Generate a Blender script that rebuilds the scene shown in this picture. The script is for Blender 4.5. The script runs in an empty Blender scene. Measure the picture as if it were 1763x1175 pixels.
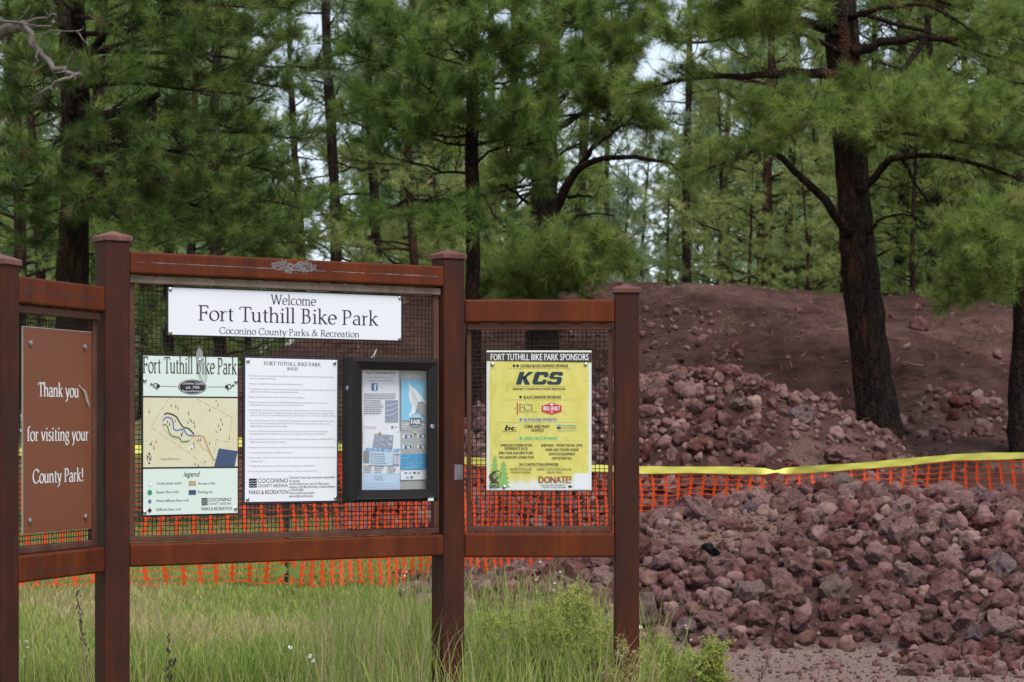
import bpy, bmesh, math, random
import numpy as np
from mathutils import Vector, Matrix

scene = bpy.context.scene
# ---------------------------------------------------------------- camera
F = 3900.0                      # focal length in photo pixels (photo 1763 wide)
EYE = 1.6
cam = bpy.data.cameras.new("camera")
cam_o = bpy.data.objects.new("camera", cam)
scene.collection.objects.link(cam_o)
scene.camera = cam_o
cam_o.location = (0, 0, EYE)
cam_o.rotation_euler = (math.radians(90), 0, 0)
cam.sensor_width = 36.0
cam.lens = F / 1763 * 36.0
cam.shift_y = 152.5 / 1763
cam.clip_start = 0.1
cam.clip_end = 2000
cam.dof.use_dof = True
cam.dof.focus_distance = 9.7
cam.dof.aperture_fstop = 9
# ---------------------------------------------------------------- sky, sun, exposure
SUN_EL, SUN_AZ = math.radians(62), math.radians(155)    # high soft light from behind and right of the camera
world = bpy.data.worlds.new("World")
scene.world = world
world.use_nodes = True
nt = world.node_tree
nt.nodes.clear()
sky = nt.nodes.new("ShaderNodeTexSky")
sky.sky_type = 'NISHITA'
sky.sun_disc = False
sky.sun_elevation = SUN_EL
sky.sun_rotation = SUN_AZ
sky.air_density = 1.0
sky.dust_density = 3.0
sky.altitude = 2100
hs = nt.nodes.new("ShaderNodeHueSaturation")            # overcast: the blue is washed out
hs.inputs['Saturation'].default_value = 0.50
bg = nt.nodes.new("ShaderNodeBackground")
bg.inputs['Strength'].default_value = 0.095
wo = nt.nodes.new("ShaderNodeOutputWorld")
nt.links.new(sky.outputs[0], hs.inputs['Color'])
nt.links.new(hs.outputs[0], bg.inputs['Color'])
nt.links.new(bg.outputs[0], wo.inputs['Surface'])
sun = bpy.data.lights.new("sun", 'SUN')
sun.energy = 1.5
sun.angle = math.radians(25)
sun.color = (1.0, 0.96, 0.89)
sun_o = bpy.data.objects.new("sun", sun)
scene.collection.objects.link(sun_o)
sd = Vector((math.sin(SUN_AZ) * math.cos(SUN_EL), math.cos(SUN_AZ) * math.cos(SUN_EL), math.sin(SUN_EL)))
sun_o.rotation_euler = sd.to_track_quat('Z', 'Y').to_euler()
scene.view_settings.view_transform = 'Standard'
scene.view_settings.look = 'None'
scene.view_settings.gamma = 1
scene.view_settings.exposure = 1.15
scene.render.engine = 'CYCLES'
scene.cycles.max_bounces = 7
scene.cycles.diffuse_bounces = 4
scene.cycles.glossy_bounces = 3
scene.cycles.transmission_bounces = 3
scene.cycles.transparent_max_bounces = 8
scene.cycles.use_denoising = True

# ---------------------------------------------------------------- helpers
def at(px, py, Y):
    """the point at distance Y seen at photo pixel (px, py)"""
    return np.array([(px - 881.5) / F * Y, Y, EYE - (py - 740) / F * Y])

def ss(a, b, x):
    t = np.clip((np.asarray(x, float) - a) / (b - a), 0, 1)
    return t * t * (3 - 2 * t)

class MB:
    """collects verts / faces / material index / per-vertex tint for ONE mesh"""
    def __init__(s):
        s.v, s.f, s.m, s.t = [], [], [], []
    def add(s, verts, faces, mi=0, tint=0.0):
        o = len(s.v)
        s.v.extend([tuple(map(float, p)) for p in verts])
        s.t.extend([tint] * len(verts))
        for f in faces:
            s.f.append(tuple(i + o for i in f)); s.m.append(mi)
    def box(s, a, b, xf=None, mi=0, k0=0.0, k1=0.0):
        """box from a to b; k0/k1 slant the two x ends with depth (y)"""
        (x0, y0, z0), (x1, y1, z1) = a, b
        P = [(x0 + k0 * y0, y0, z0), (x1 + k1 * y0, y0, z0), (x1 + k1 * y1, y1, z0), (x0 + k0 * y1, y1, z0),
             (x0 + k0 * y0, y0, z1), (x1 + k1 * y0, y0, z1), (x1 + k1 * y1, y1, z1), (x0 + k0 * y1, y1, z1)]
        if xf: P = [xf(*p) for p in P]
        s.add(P, [(0, 3, 2, 1), (4, 5, 6, 7), (0, 1, 5, 4), (1, 2, 6, 5), (2, 3, 7, 6), (3, 0, 4, 7)], mi)
    def tube(s, pts, rad, n=6, mi=0, tint=0.0, cap=True, wob=None):
        pts = np.asarray(pts, float); m = len(pts)
        rad = np.broadcast_to(np.asarray(rad, float), (m,))
        tan = np.gradient(pts, axis=0)
        tan /= np.linalg.norm(tan, axis=1)[:, None] + 1e-9
        ref = np.array([0, 0, 1.0]) if abs(tan[0][2]) < .8 else np.array([1.0, 0, 0])
        u = np.cross(tan, ref); u /= np.linalg.norm(u, axis=1)[:, None] + 1e-9
        w = np.cross(tan, u)
        a = np.arange(n) * 2 * math.pi / n
        R = rad[:, None] * (np.ones((m, n)) if wob is None else wob)
        V = pts[:, None] + R[..., None] * (np.cos(a)[None, :, None] * u[:, None] + np.sin(a)[None, :, None] * w[:, None])
        o = len(s.v)
        s.v.extend(map(tuple, V.reshape(-1, 3).tolist())); s.t.extend([tint] * (m * n))
        for i in range(m - 1):
            for j in range(n):
                k = (j + 1) % n
                s.f.append((o + i * n + j, o + i * n + k, o + (i + 1) * n + k, o + (i + 1) * n + j)); s.m.append(mi)
        if cap and n > 2:
            s.f.append(tuple(o + j for j in range(n))[::-1]); s.m.append(mi)
            s.f.append(tuple(o + (m - 1) * n + j for j in range(n))); s.m.append(mi)
    def build(s, name, mats, parent=None, loc=None, smooth=False, bevel=0, tint=False):
        me = bpy.data.meshes.new(name)
        v = np.asarray(s.v, float)
        if loc is not None: v = v - np.asarray(loc)
        me.from_pydata(v.tolist(), [], s.f)
        mats = mats if isinstance(mats, (list, tuple)) else [mats]
        for m in mats: me.materials.append(m)
        me.polygons.foreach_set('material_index', s.m)
        me.polygons.foreach_set('use_smooth', [smooth] * len(s.f))
        if tint:
            at_ = me.attributes.new('tint', 'FLOAT', 'POINT'); at_.data.foreach_set('value', s.t)
        me.update()
        return link(name, me, parent, bevel)

def link(name, me, parent=None, bevel=0):
    o = bpy.data.objects.new(name, me)
    scene.collection.objects.link(o)
    if parent is not None: o.parent = parent
    if bevel:
        b = o.modifiers.new('bevel', 'BEVEL'); b.width = bevel; b.segments = 2; b.limit_method = 'ANGLE'
    return o

def raw_mesh(name, V, n, mat, tint=None, polys=None):
    """big mesh from numpy: V (N*n,3) verts, faces of n consecutive verts (or explicit polys (M,k))"""
    me = bpy.data.meshes.new(name)
    V = np.ascontiguousarray(V, np.float32)
    if polys is None: polys = np.arange(len(V), dtype=np.int32).reshape(-1, n)
    polys = np.ascontiguousarray(polys, np.int32)
    k = polys.shape[1]
    me.vertices.add(len(V)); me.vertices.foreach_set('co', V.ravel())
    me.loops.add(polys.size); me.loops.foreach_set('vertex_index', polys.ravel())
    me.polygons.add(len(polys))
    me.polygons.foreach_set('loop_start', np.arange(0, polys.size, k, dtype=np.int32))
    if tint is not None:
        a = me.attributes.new('tint', 'FLOAT', 'POINT'); a.data.foreach_set('value', np.ascontiguousarray(tint, np.float32))
    me.materials.append(mat)
    me.update(calc_edges=True)
    me.validate()
    return me

def tag(o, label=None, cat=None, group=None, kind=None):
    if label: o['label'] = label
    if cat: o['category'] = cat
    if group: o['group'] = group
    if kind: o['kind'] = kind
    return o

def empty(name, loc, rz=0.0, label=None, cat=None, group=None):
    o = bpy.data.objects.new(name, None)
    o.empty_display_size = 0.1
    scene.collection.objects.link(o)
    o.location = tuple(map(float, loc)); o.rotation_euler = (0, 0, rz)
    return tag(o, label, cat, group)

# ---------------------------------------------------------------- materials
def newmat(name):
    m = bpy.data.materials.new(name); m.use_nodes = True
    n = m.node_tree; b = n.nodes['Principled BSDF']
    return m, n, b

def plain(name, col, rough=.5, spec=.4, metal=0.0):
    m, n, b = newmat(name)
    b.inputs['Base Color'].default_value = (*col, 1); b.inputs['Roughness'].default_value = rough
    b.inputs['Specular IOR Level'].default_value = spec; b.inputs['Metallic'].default_value = metal
    return m

def N(n, kind, **kw):
    x = n.nodes.new(kind)
    for k, v in kw.items():
        if k in x.inputs: x.inputs[k].default_value = v
        else: setattr(x, k, v)
    return x

def ramp(n, stops, src):
    r = n.nodes.new('ShaderNodeValToRGB')
    e = r.color_ramp.elements
    while len(e) < len(stops): e.new(.5)
    for i, (p, c) in enumerate(stops):
        e[i].position = p; e[i].color = (*c, 1) if len(c) == 3 else c
    n.links.new(src, r.inputs[0]); return r

def noise(n, scale, detail=5, stretch=(1, 1, 1), rough=.6, coord='Object'):
    tc = N(n, 'ShaderNodeTexCoord'); mp = N(n, 'ShaderNodeMapping'); mp.inputs['Scale'].default_value = stretch
    t = N(n, 'ShaderNodeTexNoise'); t.inputs['Scale'].default_value = scale; t.inputs['Detail'].default_value = detail
    t.inputs['Roughness'].default_value = rough
    n.links.new(tc.outputs[coord], mp.inputs[0]); n.links.new(mp.outputs[0], t.inputs['Vector'])
    return t

def mix(n, fac, a, b, mode='MIX'):
    x = n.nodes.new('ShaderNodeMix'); x.data_type = 'RGBA'; x.blend_type = mode
    for s, v in ((x.inputs[0], fac), (x.inputs[6], a), (x.inputs[7], b)):
        if hasattr(v, 'links'): n.links.new(v, s)
        elif isinstance(v, (int, float)): s.default_value = v
        else: s.default_value = (*v, 1)
    return x.outputs[2]

def bump(n, b, src, strength=.4, dist=.01):
    k = N(n, 'ShaderNodeBump'); k.inputs['Strength'].default_value = strength; k.inputs['Distance'].default_value = dist
    n.links.new(src, k.inputs['Height']); n.links.new(k.outputs[0], b.inputs['Normal'])

def rust(name, lo, mid, hi, streak=.55, pos=(.25, .5, .78)):
    m, n, b = newmat(name)
    a = noise(n, 9, 8, (1, 1, .35)); c = ramp(n, [(pos[0], lo), (pos[1], mid), (pos[2], hi)], a.outputs[0])
    s = noise(n, 60, 4, (1, 1, .03)); sr = ramp(n, [(.42, (0, 0, 0)), (.75, (1, 1, 1))], s.outputs[0])
    f = noise(n, 420, 3); fr = ramp(n, [(.3, (.62, .62, .64)), (.7, (1.25, 1.2, 1.15))], f.outputs[0])
    mm = N(n, 'ShaderNodeMath', operation='MULTIPLY'); mm.inputs[1].default_value = streak
    n.links.new(sr.outputs[0], mm.inputs[0])
    col = mix(n, mm.outputs[0], c.outputs[0], lo)
    col = mix(n, 1.0, col, fr.outputs[0], 'MULTIPLY')
    n.links.new(col, b.inputs['Base Color'])
    b.inputs['Roughness'].default_value = .62; b.inputs['Specular IOR Level'].default_value = .22
    rr = ramp(n, [(.3, (.5, .5, .5)), (.7, (.8, .8, .8))], a.outputs[0]); n.links.new(rr.outputs[0], b.inputs['Roughness'])
    bump(n, b, f.outputs[0], .25, .002)
    return m

M_RAIL = rust('rusted_rail', (.060, .013, .004), (.125, .025, .005), (.20, .046, .007), .4)
M_POST = rust('rusted_post', (.030, .012, .010), (.062, .017, .009), (.115, .027, .008), .65)
M_BAR = rust('rusted_bar', (.07, .032, .022), (.12, .052, .034), (.17, .085, .06), .3)
M_SCALE = rust('scaled_bar', (.10, .07, .05), (.20, .15, .115), (.30, .25, .20), .2)
M_CAP = rust('rusted_cap', (.09, .035, .03), (.16, .07, .06), (.30, .18, .15), .2)
M_WIRE = plain('mesh_wire', (.018, .009, .007), .7)
M_WORN = rust('worn_steel', (.09, .06, .055), (.19, .18, .19), (.34, .33, .36), .3)
M_BLACK = plain('black_edge', (.012, .012, .015), .5)
M_WHITE = plain('sign_white', (.80, .82, .86), .42, .3)
M_MINT = plain('sign_pale_green', (.68, .79, .72), .42, .3)
M_INK = plain('ink', (.022, .020, .028), .6)
M_GREYINK = plain('grey_ink', (.20, .19, .22), .6)
M_STEEL = plain('screw_steel', (.45, .46, .50), .3, .5, .9)
M_BROWNSIGN = plain('brown_sign', (.21, .070, .034), .45, .3)
M_BRONZE = plain('black_metal', (.009, .0075, .007), .5, .3)
M_BRONZEHI = plain('black_metal_edge', (.10, .095, .10), .35, .5)

# ---------------------------------------------------------------- terrain
rng = np.random.default_rng(7)
_lat = rng.random((64, 64))
def vnoise(x, y):
    x = np.asarray(x, float); y = np.asarray(y, float)
    xi = np.floor(x).astype(int); yi = np.floor(y).astype(int); fx = x - xi; fy = y - yi
    fx = fx * fx * (3 - 2 * fx); fy = fy * fy * (3 - 2 * fy)
    g = lambda i, j: _lat[i % 64, j % 64]
    return (g(xi, yi) * (1 - fx) + g(xi + 1, yi) * fx) * (1 - fy) + (g(xi, yi + 1) * (1 - fx) + g(xi + 1, yi + 1) * fx) * fy - .5

def fbm(x, y, o=4):
    return sum(vnoise(x * 2 ** k + 17 * k, y * 2 ** k + 31 * k) / 1.8 ** k for k in range(o))

def front_pile(x, y):
    zc = np.interp(x, [-.95, -.3, .3, .9, 1.3, 2, 3, 4.5, 6, 8, 9], [0, .13, .32, .54, .83, .95, 1.02, .94, .80, .3, 0])
    yt = np.interp(x, [-1, 0, .9, 1.4, 3, 3.6, 4.4, 9], [17.6, 17.1, 16.5, 16.25, 16.1, 15.5, 14.7, 14.2])
    yc = np.interp(x, [-1, .5, 1.4, 9], [18.4, 18.6, 19.8, 20.2])
    u = np.clip((y - yt) / (yc - yt), 0, 1); w = np.clip((y - yc) / 2.4, 0, 1)
    return zc * np.where(y < yc, np.sin(u * math.pi / 2) ** .95, 1 - w * w)

def rear_pile(x, y):
    zc = np.interp(x, [-2.6, -1.2, -.34, 1.46, 2.12, 2.52, 3.0, 3.6, 4.0, 4.5, 5.2], [.2, 1.0, 1.75, 2.05, 2.2, 2.18, 2.0, 1.85, 1.58, 1.35, 0])
    b = base_h(x, 26.0)
    f = np.where(y < 26, ss(22.9, 26.1, y) ** .8, 1 - ss(26, 28.6, y))
    return np.maximum(zc - b, 0) * f

def base_h(x, y):
    x = np.asarray(x, float); y = np.asarray(y, float)
    hl = .42 * ss(11.5, 17.5, y) + .25 * ss(18, 40, y)
    hr = .30 * ss(20, 23, y) + 1.2 * ss(23.5, 29, y)
    k = ss(-2.5, 1.2, x)
    return hl * (1 - k) + hr * k

def mound(x, y):
    zc = np.interp(x, [-9, -7, -4.3, -3.5, -1.8, -.3, .7, 3, 5.5, 7.9, 10, 14, 20], [.9, 1.2, 2.6, 2.95, 3.72, 3.86, 3.90, 3.88, 3.74, 3.55, 3.2, 2.2, 1.5])
    f = np.where(y < 36, ss(29.3, 36.2, y), 1 - ss(36.6, 45, y))
    return np.maximum(zc - base_h(x, 36.0), 0) * f

def dirt_mask(x, y):
    w = .45 * fbm(np.asarray(x) * .7 + 3, np.asarray(y) * .7)
    near = ss(.35, 1.05, x + w)
    mid = ss(-1.1, -.1, x + w)
    far = ss(-6.2, -4.6, x + 2 * w)
    k = ss(17.2, 18.5, y); k2 = ss(23, 31, y)
    d = (near * (1 - k) + mid * k) * (1 - k2) + far * k2
    return d * (1 - ss(47, 60, y))

def ground_h(x, y):
    h = base_h(x, y) + np.maximum(front_pile(x, y), rear_pile(x, y)) + mound(x, y)
    m = dirt_mask(x, y)
    rough = ss(29, 31, y) * (1 - ss(39, 44, y))
    clod = (fbm(np.asarray(x) * 1.1, np.asarray(y) * 1.1) * .18 + fbm(np.asarray(x) * 5, np.asarray(y) * 5, 3) * .12) * (1 - .55 * ss(2.2, 3.2, x) * (1 - ss(5.5, 6.5, x)))
    h = h + rough * m * clod + .03 * fbm(np.asarray(x) * 2.2, np.asarray(y) * 2.2) * ss(14, 18, y)
    heap = .42 * np.exp(-((np.asarray(x) - 6.05) / .65) ** 2 - ((np.asarray(y) - 30.6) / .7) ** 2)
    return h + heap

xs = np.concatenate([-np.geomspace(400, 12, 26), np.arange(-11.9, 13.5, .085), np.geomspace(13.6, 400, 26)])
ys = np.concatenate([np.linspace(-60, 12, 30), np.arange(12.1, 45, .085), np.geomspace(45.2, 900, 60)])
GX, GY = np.meshgrid(xs, ys)
GZ = ground_h(GX, GY)
nx, ny = len(xs), len(ys)
idx = np.arange(nx * ny).reshape(ny, nx)
quads = np.stack([idx[:-1, :-1], idx[:-1, 1:], idx[1:, 1:], idx[1:, :-1]], -1).reshape(-1, 4)

def ground_mat():
    m, n, b = newmat('ground_soil')
    tn = N(n, 'ShaderNodeAttribute', attribute_name='tint')
    big = noise(n, .42, 7, (1, 1, 1.6)); fine = noise(n, 26, 6); peb = noise(n, 90, 4)
    soil = ramp(n, [(.34, (.040, .020, .017)), (.5, (.072, .037, .031)), (.64, (.115, .068, .058))], big.outputs[0])
    soil2 = mix(n, 1.0, soil.outputs[0], ramp(n, [(.36, (.55, .52, .50)), (.5, (1, 1, 1)), (.64, (1.28, 1.25, 1.22))], noise(n, 2.7, 6, (1, 1, 1.5), .7).outputs[0]).outputs[0], 'MULTIPLY')
    soil = mix(n, 1.0, soil2, ramp(n, [(.3, (.62, .6, .6)), (.72, (1.3, 1.28, 1.25))], fine.outputs[0]).outputs[0], 'MULTIPLY')
    sp = ramp(n, [(.66, (0, 0, 0)), (.72, (1, 1, 1))], peb.outputs[0])
    soil = mix(n, sp.outputs[0], soil, (.20, .15, .12))
    # trodden pale gravel of the track in front of the piles
    tr = N(n, 'ShaderNodeTexCoord'); sx = N(n, 'ShaderNodeSeparateXYZ'); n.links.new(tr.outputs['Object'], sx.inputs[0])
    mr = N(n, 'ShaderNodeMapRange'); mr.inputs[1].default_value = 17.6; mr.inputs[2].default_value = 16.2
    n.links.new(sx.outputs[1], mr.inputs[0])
    grav = ramp(n, [(.36, (.10, .062, .054)), (.5, (.20, .138, .118)), (.64, (.33, .25, .215))], noise(n, 38, 8, rough=.8).outputs[0])
    soil = mix(n, mr.outputs[0], soil, grav.outputs[0])
    sand = N(n, 'ShaderNodeAttribute', attribute_name='sand')
    soil = mix(n, sand.outputs['Fac'], soil, ramp(n, [(.34, (.095, .055, .040)), (.5, (.17, .112, .084)), (.66, (.26, .185, .145))], noise(n, 34, 8, rough=.75).outputs[0]).outputs[0])
    turf = ramp(n, [(.35, (.16, .12, .06)), (.55, (.14, .16, .05)), (.7, (.19, .23, .07))], noise(n, 2.2, 6).outputs[0])
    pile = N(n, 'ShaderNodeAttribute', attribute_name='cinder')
    soil = mix(n, pile.outputs['Fac'], soil, ramp(n, [(.3, (.030, .014, .013)), (.7, (.075, .036, .032))], fine.outputs[0]).outputs[0])  # dark red cinder fines, also standing in for the shade in gaps between rocks
    col = mix(n, tn.outputs['Fac'], turf.outputs[0], soil)
    n.links.new(col, b.inputs['Base Color'])
    b.inputs['Roughness'].default_value = .95; b.inputs['Specular IOR Level'].default_value = .1
    bump(n, b, fine.outputs[0], .7, .03)
    return m
M_GROUND = ground_mat()
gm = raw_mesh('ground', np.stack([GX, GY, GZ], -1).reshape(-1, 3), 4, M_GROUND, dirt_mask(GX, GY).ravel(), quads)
sandv = np.exp(-((GX - 1.72) / .75) ** 2 - ((GY - 18.75) / .8) ** 2) * 1.3 + .5 * np.exp(-((GX - 5.4) / 1.3) ** 2 - ((GY - 27.2) / .8) ** 2)
sandv = np.clip(sandv + .8 * fbm(GX * 2, GY * 2) * (sandv > .15), 0, .9)
_a = gm.attributes.new('sand', 'FLOAT', 'POINT'); _a.data.foreach_set('value', sandv.ravel().astype(np.float32))
_a = gm.attributes.new('cinder', 'FLOAT', 'POINT'); _a.data.foreach_set('value', (np.clip(np.maximum(front_pile(GX, GY), .8 * rear_pile(GX, GY) * (GX < 3.0)) * 9, 0, .9) * (1 - np.clip(sandv * 1.5, 0, 1))).ravel().astype(np.float32))  # pile mask: soil colour darkened to carry the shade between rocks
gm.polygons.foreach_set('use_smooth', np.ones(len(gm.polygons), bool))
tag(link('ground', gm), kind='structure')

# ---------------------------------------------------------------- grass (nobody could count it)
def leaf_mat(name, stops, transl=.35, rough=.55, spec=.25):
    m, n, b = newmat(name)
    a = N(n, 'ShaderNodeAttribute', attribute_name='tint')
    r = ramp(n, stops, a.outputs['Fac'])
    n.links.new(r.outputs[0], b.inputs['Base Color'])
    b.inputs['Roughness'].default_value = rough; b.inputs['Specular IOR Level'].default_value = spec
    t = N(n, 'ShaderNodeBsdfTranslucent'); n.links.new(r.outputs[0], t.inputs['Color'])
    mx = N(n, 'ShaderNodeMixShader'); mx.inputs[0].default_value = transl
    n.links.new(b.outputs[0], mx.inputs[1]); n.links.new(t.outputs[0], mx.inputs[2])
    n.links.new(mx.outputs[0], n.nodes['Material Output'].inputs['Surface'])
    return m

M_GRASS = leaf_mat('grass_blade', [(0, (.15, .24, .04)), (.35, (.29, .40, .08)), (.6, (.44, .50, .14)), (.8, (.54, .45, .22)), (1, (.60, .47, .29))], .5)

def blades(P, H, W, rng, lean=.35):
    n = len(P)
    az = rng.uniform(0, 2 * math.pi, n); d = np.stack([np.cos(az), np.sin(az), 0 * az], -1)
    ln = rng.uniform(.1, 1, n) * lean * H
    fa = rng.uniform(0, 2 * math.pi, n); s = np.stack([np.cos(fa), np.sin(fa), 0 * fa], -1) * (W / 2)[:, None]
    up = np.array([0, 0, 1.0])
    m1 = P + up * (H * .45)[:, None] + d * (ln * .22)[:, None]
    m2 = P + up * (H * .8)[:, None] + d * (ln * .6)[:, None]
    tip = P + up * (H * (1 - .15 * lean))[:, None] + d * ln[:, None]
    V = np.stack([P - s, P + s, m1 + s * .9, m1 - s * .9, m2 + s * .6, m2 - s * .6, tip], 1)
    return V

def grass_field():
    rng = np.random.default_rng(3)
    Vs, Ts = [], []
    n = 120000
    y = 12.5 + 22 * rng.random(n) ** 1.5; x = rng.uniform(-.27, .10, n) * y
    k = (dirt_mask(x, y) < rng.random(n) * .75) & ~((front_pile(x, y) > .05))
    x, y = x[k], y[k]
    dry = ss(-.15, .35, fbm(x * .55 + 5, y * .35)) * ss(19, 15, y)
    P = np.stack([x, y, ground_h(x, y) - .01], -1)
    H = rng.uniform(.12, .34, len(x)) * (.22 + 1.0 * ss(16.6, 12.9, y)); W = rng.uniform(.006, .013, len(x))
    Vs.append(blades(P, H, W, rng, .6)); Ts.append(np.clip(rng.normal(.34, .2, len(x)) + dry * .45 + .14 * ss(-1.2, -2.4, x), 0, 1))
    # taller stalks round and behind the kiosk
    n = 15000
    y = rng.uniform(8.6, 14.5, n); x = rng.uniform(-.245, .075, n) * y
    dens = .25 + .75 * ss(-1.3, -.2, x)
    k = (rng.random(n) < dens) & (dirt_mask(x, y) < rng.random(n) * .6)
    x, y = x[k], y[k]
    P = np.stack([x, y, base_h(x, y) - .01], -1)
    H = rng.uniform(.3, .86, len(x)) * (.62 + .38 * ss(-1.6, -.4, x)) * np.where(x > -.3, 1.0, 1.0); W = rng.uniform(.003, .0065, len(x))
    Vs.append(blades(P, H, W, rng, .38)); Ts.append(np.clip(rng.normal(.46, .22, len(x)) + .25 * (rng.random(len(x)) < .2), 0, 1))
    # single tall stems standing clear of the rest, green and straw
    n = 900
    y = rng.uniform(9.4, 12.6, n); x = np.where(rng.random(n) < .7, rng.uniform(-.085, -.03, n), rng.uniform(-.24, .03, n)) * y
    P = np.stack([x, y, base_h(x, y) - .01], -1)
    Vs.append(blades(P, rng.uniform(.55, 1.0, n) * np.where(x < -1.2, .8, 1), rng.uniform(.0028, .0055, n), rng, .45)); Ts.append(np.where(rng.random(n) < .45, rng.uniform(.75, 1, n), rng.uniform(0, .25, n)))
    V = np.concatenate(Vs); T = np.concatenate(Ts)
    m = len(V); o = (np.arange(m) * 7)[:, None]
    quadsA = o + np.array([[0, 1, 2, 3]]); quadsB = o + np.array([[3, 2, 4, 5]]); tri = o + np.array([[5, 4, 6, 6]])
    polys = np.concatenate([quadsA, quadsB], 0)
    me = bpy.data.meshes.new('grass')
    VV = V.reshape(-1, 3).astype(np.float32)
    allq = polys.astype(np.int32); allt = (o + np.array([[5, 4, 6]])).astype(np.int32)
    me.vertices.add(len(VV)); me.vertices.foreach_set('co', VV.ravel())
    me.loops.add(allq.size + allt.size)
    me.loops.foreach_set('vertex_index', np.concatenate([allq.ravel(), allt.ravel()]))
    me.polygons.add(len(allq) + len(allt))
    me.polygons.foreach_set('loop_start', np.concatenate([np.arange(0, allq.size, 4), allq.size + np.arange(0, allt.size, 3)]).astype(np.int32))
    a = me.attributes.new('tint', 'FLOAT', 'POINT'); a.data.foreach_set('value', np.repeat(T, 7).astype(np.float32))
    me.materials.append(M_GRASS); me.update(calc_edges=True)
    tag(link('grass', me), kind='stuff')
grass_field()

# ---------------------------------------------------------------- lettering
def arc(cx, cy, rx, ry, a0, a1, n=12):
    t = np.radians(np.linspace(a0, a1, n)); return [(cx + rx * math.cos(a), cy + ry * math.sin(a)) for a in t]

def serif_glyphs():
    """broad-nib serif letters: (strokes, serif bars (x, y, half width), advance); x-height .46, capitals .69"""
    g = {}
    st = lambda x, a, b: [(x, a), (x, b)]
    g['a'] = ([arc(.21, .31, .14, .14, 160, 0) + [(.35, .08)] + arc(.40, .06, .05, .05, 180, 290, 5), arc(.20, .13, .145, .125, 60, 320)], [], .47)
    g['b'] = ([[(.10, .72), (.10, .04)], arc(.25, .23, .19, .23, 150, -150, 20)], [(.06, .71, .06)], .50)
    g['c'] = ([arc(.24, .23, .20, .225, 50, 318, 18)], [], .43)
    g['d'] = ([[(.40, .72), (.40, 0)], arc(.24, .23, .19, .225, 35, 325, 20)], [(.36, .71, .06), (.43, .012, .05)], .52)
    g['e'] = ([arc(.235, .23, .19, .225, 5, 318, 20), [(.06, .245), (.42, .255)]], [], .46)
    g['f'] = ([[(.13, 0), (.13, .56)] + arc(.25, .57, .12, .14, 180, 50, 8)], [(.14, .012, .12), (.15, .445, .13)], .32)
    g['g'] = ([arc(.21, .30, .155, .15, 0, 360, 20), [(.12, .17), (.10, .08), (.20, .045), (.34, .03), (.39, -.06), (.34, -.16), (.21, -.20), (.08, -.16), (.06, -.08), (.12, .0), (.22, .04)], [(.33, .40), (.43, .44)]], [], .46)
    g['h'] = ([[(.11, .72), (.11, 0)], [(.11, .32)] + arc(.28, .29, .14, .155, 140, 0, 9) + [(.42, 0)]], [(.07, .71, .06), (.11, .012, .10), (.42, .012, .10)], .55)
    g['i'] = ([[(.13, .45), (.13, 0)], arc(.13, .62, .022, .022, 0, 360, 8)], [(.08, .445, .06), (.13, .012, .10)], .27)
    g['k'] = ([[(.11, .72), (.11, 0)], [(.38, .44), (.13, .24)], [(.19, .28), (.42, .01)]], [(.07, .71, .06), (.11, .012, .10), (.38, .445, .10), (.44, .012, .08)], .52)
    g['l'] = ([[(.12, .72), (.12, 0)]], [(.07, .71, .06), (.12, .012, .10)], .26)
    g['m'] = ([[(.11, .45), (.11, 0)], [(.11, .32)] + arc(.26, .29, .12, .155, 140, 0, 9) + [(.38, 0)], [(.38, .32)] + arc(.53, .29, .12, .155, 140, 0, 9) + [(.65, 0)]], [(.07, .445, .06), (.11, .012, .10), (.38, .012, .09), (.65, .012, .10)], .78)
    g['n'] = ([[(.11, .45), (.11, 0)], [(.11, .32)] + arc(.28, .29, .14, .155, 140, 0, 9) + [(.42, 0)]], [(.07, .445, .06), (.11, .012, .10), (.42, .012, .10)], .55)
    g['o'] = ([arc(.25, .23, .205, .225, 0, 360, 24)], [], .50)
    g['p'] = ([[(.11, .45), (.11, -.24)], arc(.26, .23, .19, .225, 150, -150, 20)], [(.07, .445, .06), (.11, -.23, .11)], .51)
    g['r'] = ([[(.12, .45), (.12, 0)], [(.12, .31), (.19, .40), (.27, .44), (.34, .42)]], [(.07, .445, .06), (.12, .012, .10)], .37)
    g['s'] = ([arc(.19, .34, .115, .11, 40, 200, 8) + [(.14, .25), (.24, .20)] + arc(.19, .12, .125, .11, 30, -160, 9)], [], .37)
    g['t'] = ([[(.15, .57), (.15, .1)] + arc(.24, .10, .09, .09, 180, 300, 7)], [(.17, .445, .13)], .33)
    g['u'] = ([[(.10, .45), (.10, .16)] + arc(.24, .16, .14, .15, 180, 330, 9), [(.40, .45), (.40, 0)]], [(.06, .445, .06), (.36, .445, .06), (.44, .012, .05)], .53)
    g['v'] = ([[(.07, .45), (.23, .01)], [(.41, .45), (.24, .01)]], [(.07, .445, .09), (.41, .445, .08)], .47)
    g['y'] = ([[(.07, .45), (.24, .02)], [(.42, .45), (.20, -.15), (.12, -.22), (.04, -.21)]], [(.07, .445, .09), (.42, .445, .08)], .48)
    g['B'] = ([st(.14, .69, 0), [(.14, .675), (.26, .675)] + arc(.27, .525, .14, .15, 90, -90, 10) + [(.14, .375)], [(.14, .375), (.28, .375)] + arc(.29, .195, .17, .18, 90, -90, 11) + [(.14, .015)]], [(.10, .678, .09), (.10, .012, .09)], .58)
    g['C'] = ([arc(.36, .345, .31, .34, 42, 318, 24), [(.59, .66), (.60, .52)], [(.58, .15), (.60, .06)]], [], .68)
    g['F'] = ([st(.14, .69, 0), [(.14, .675), (.46, .675), (.47, .57)], [(.14, .36), (.40, .36)], [(.40, .43), (.40, .29)]], [(.10, .678, .09), (.14, .012, .12)], .53)
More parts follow.
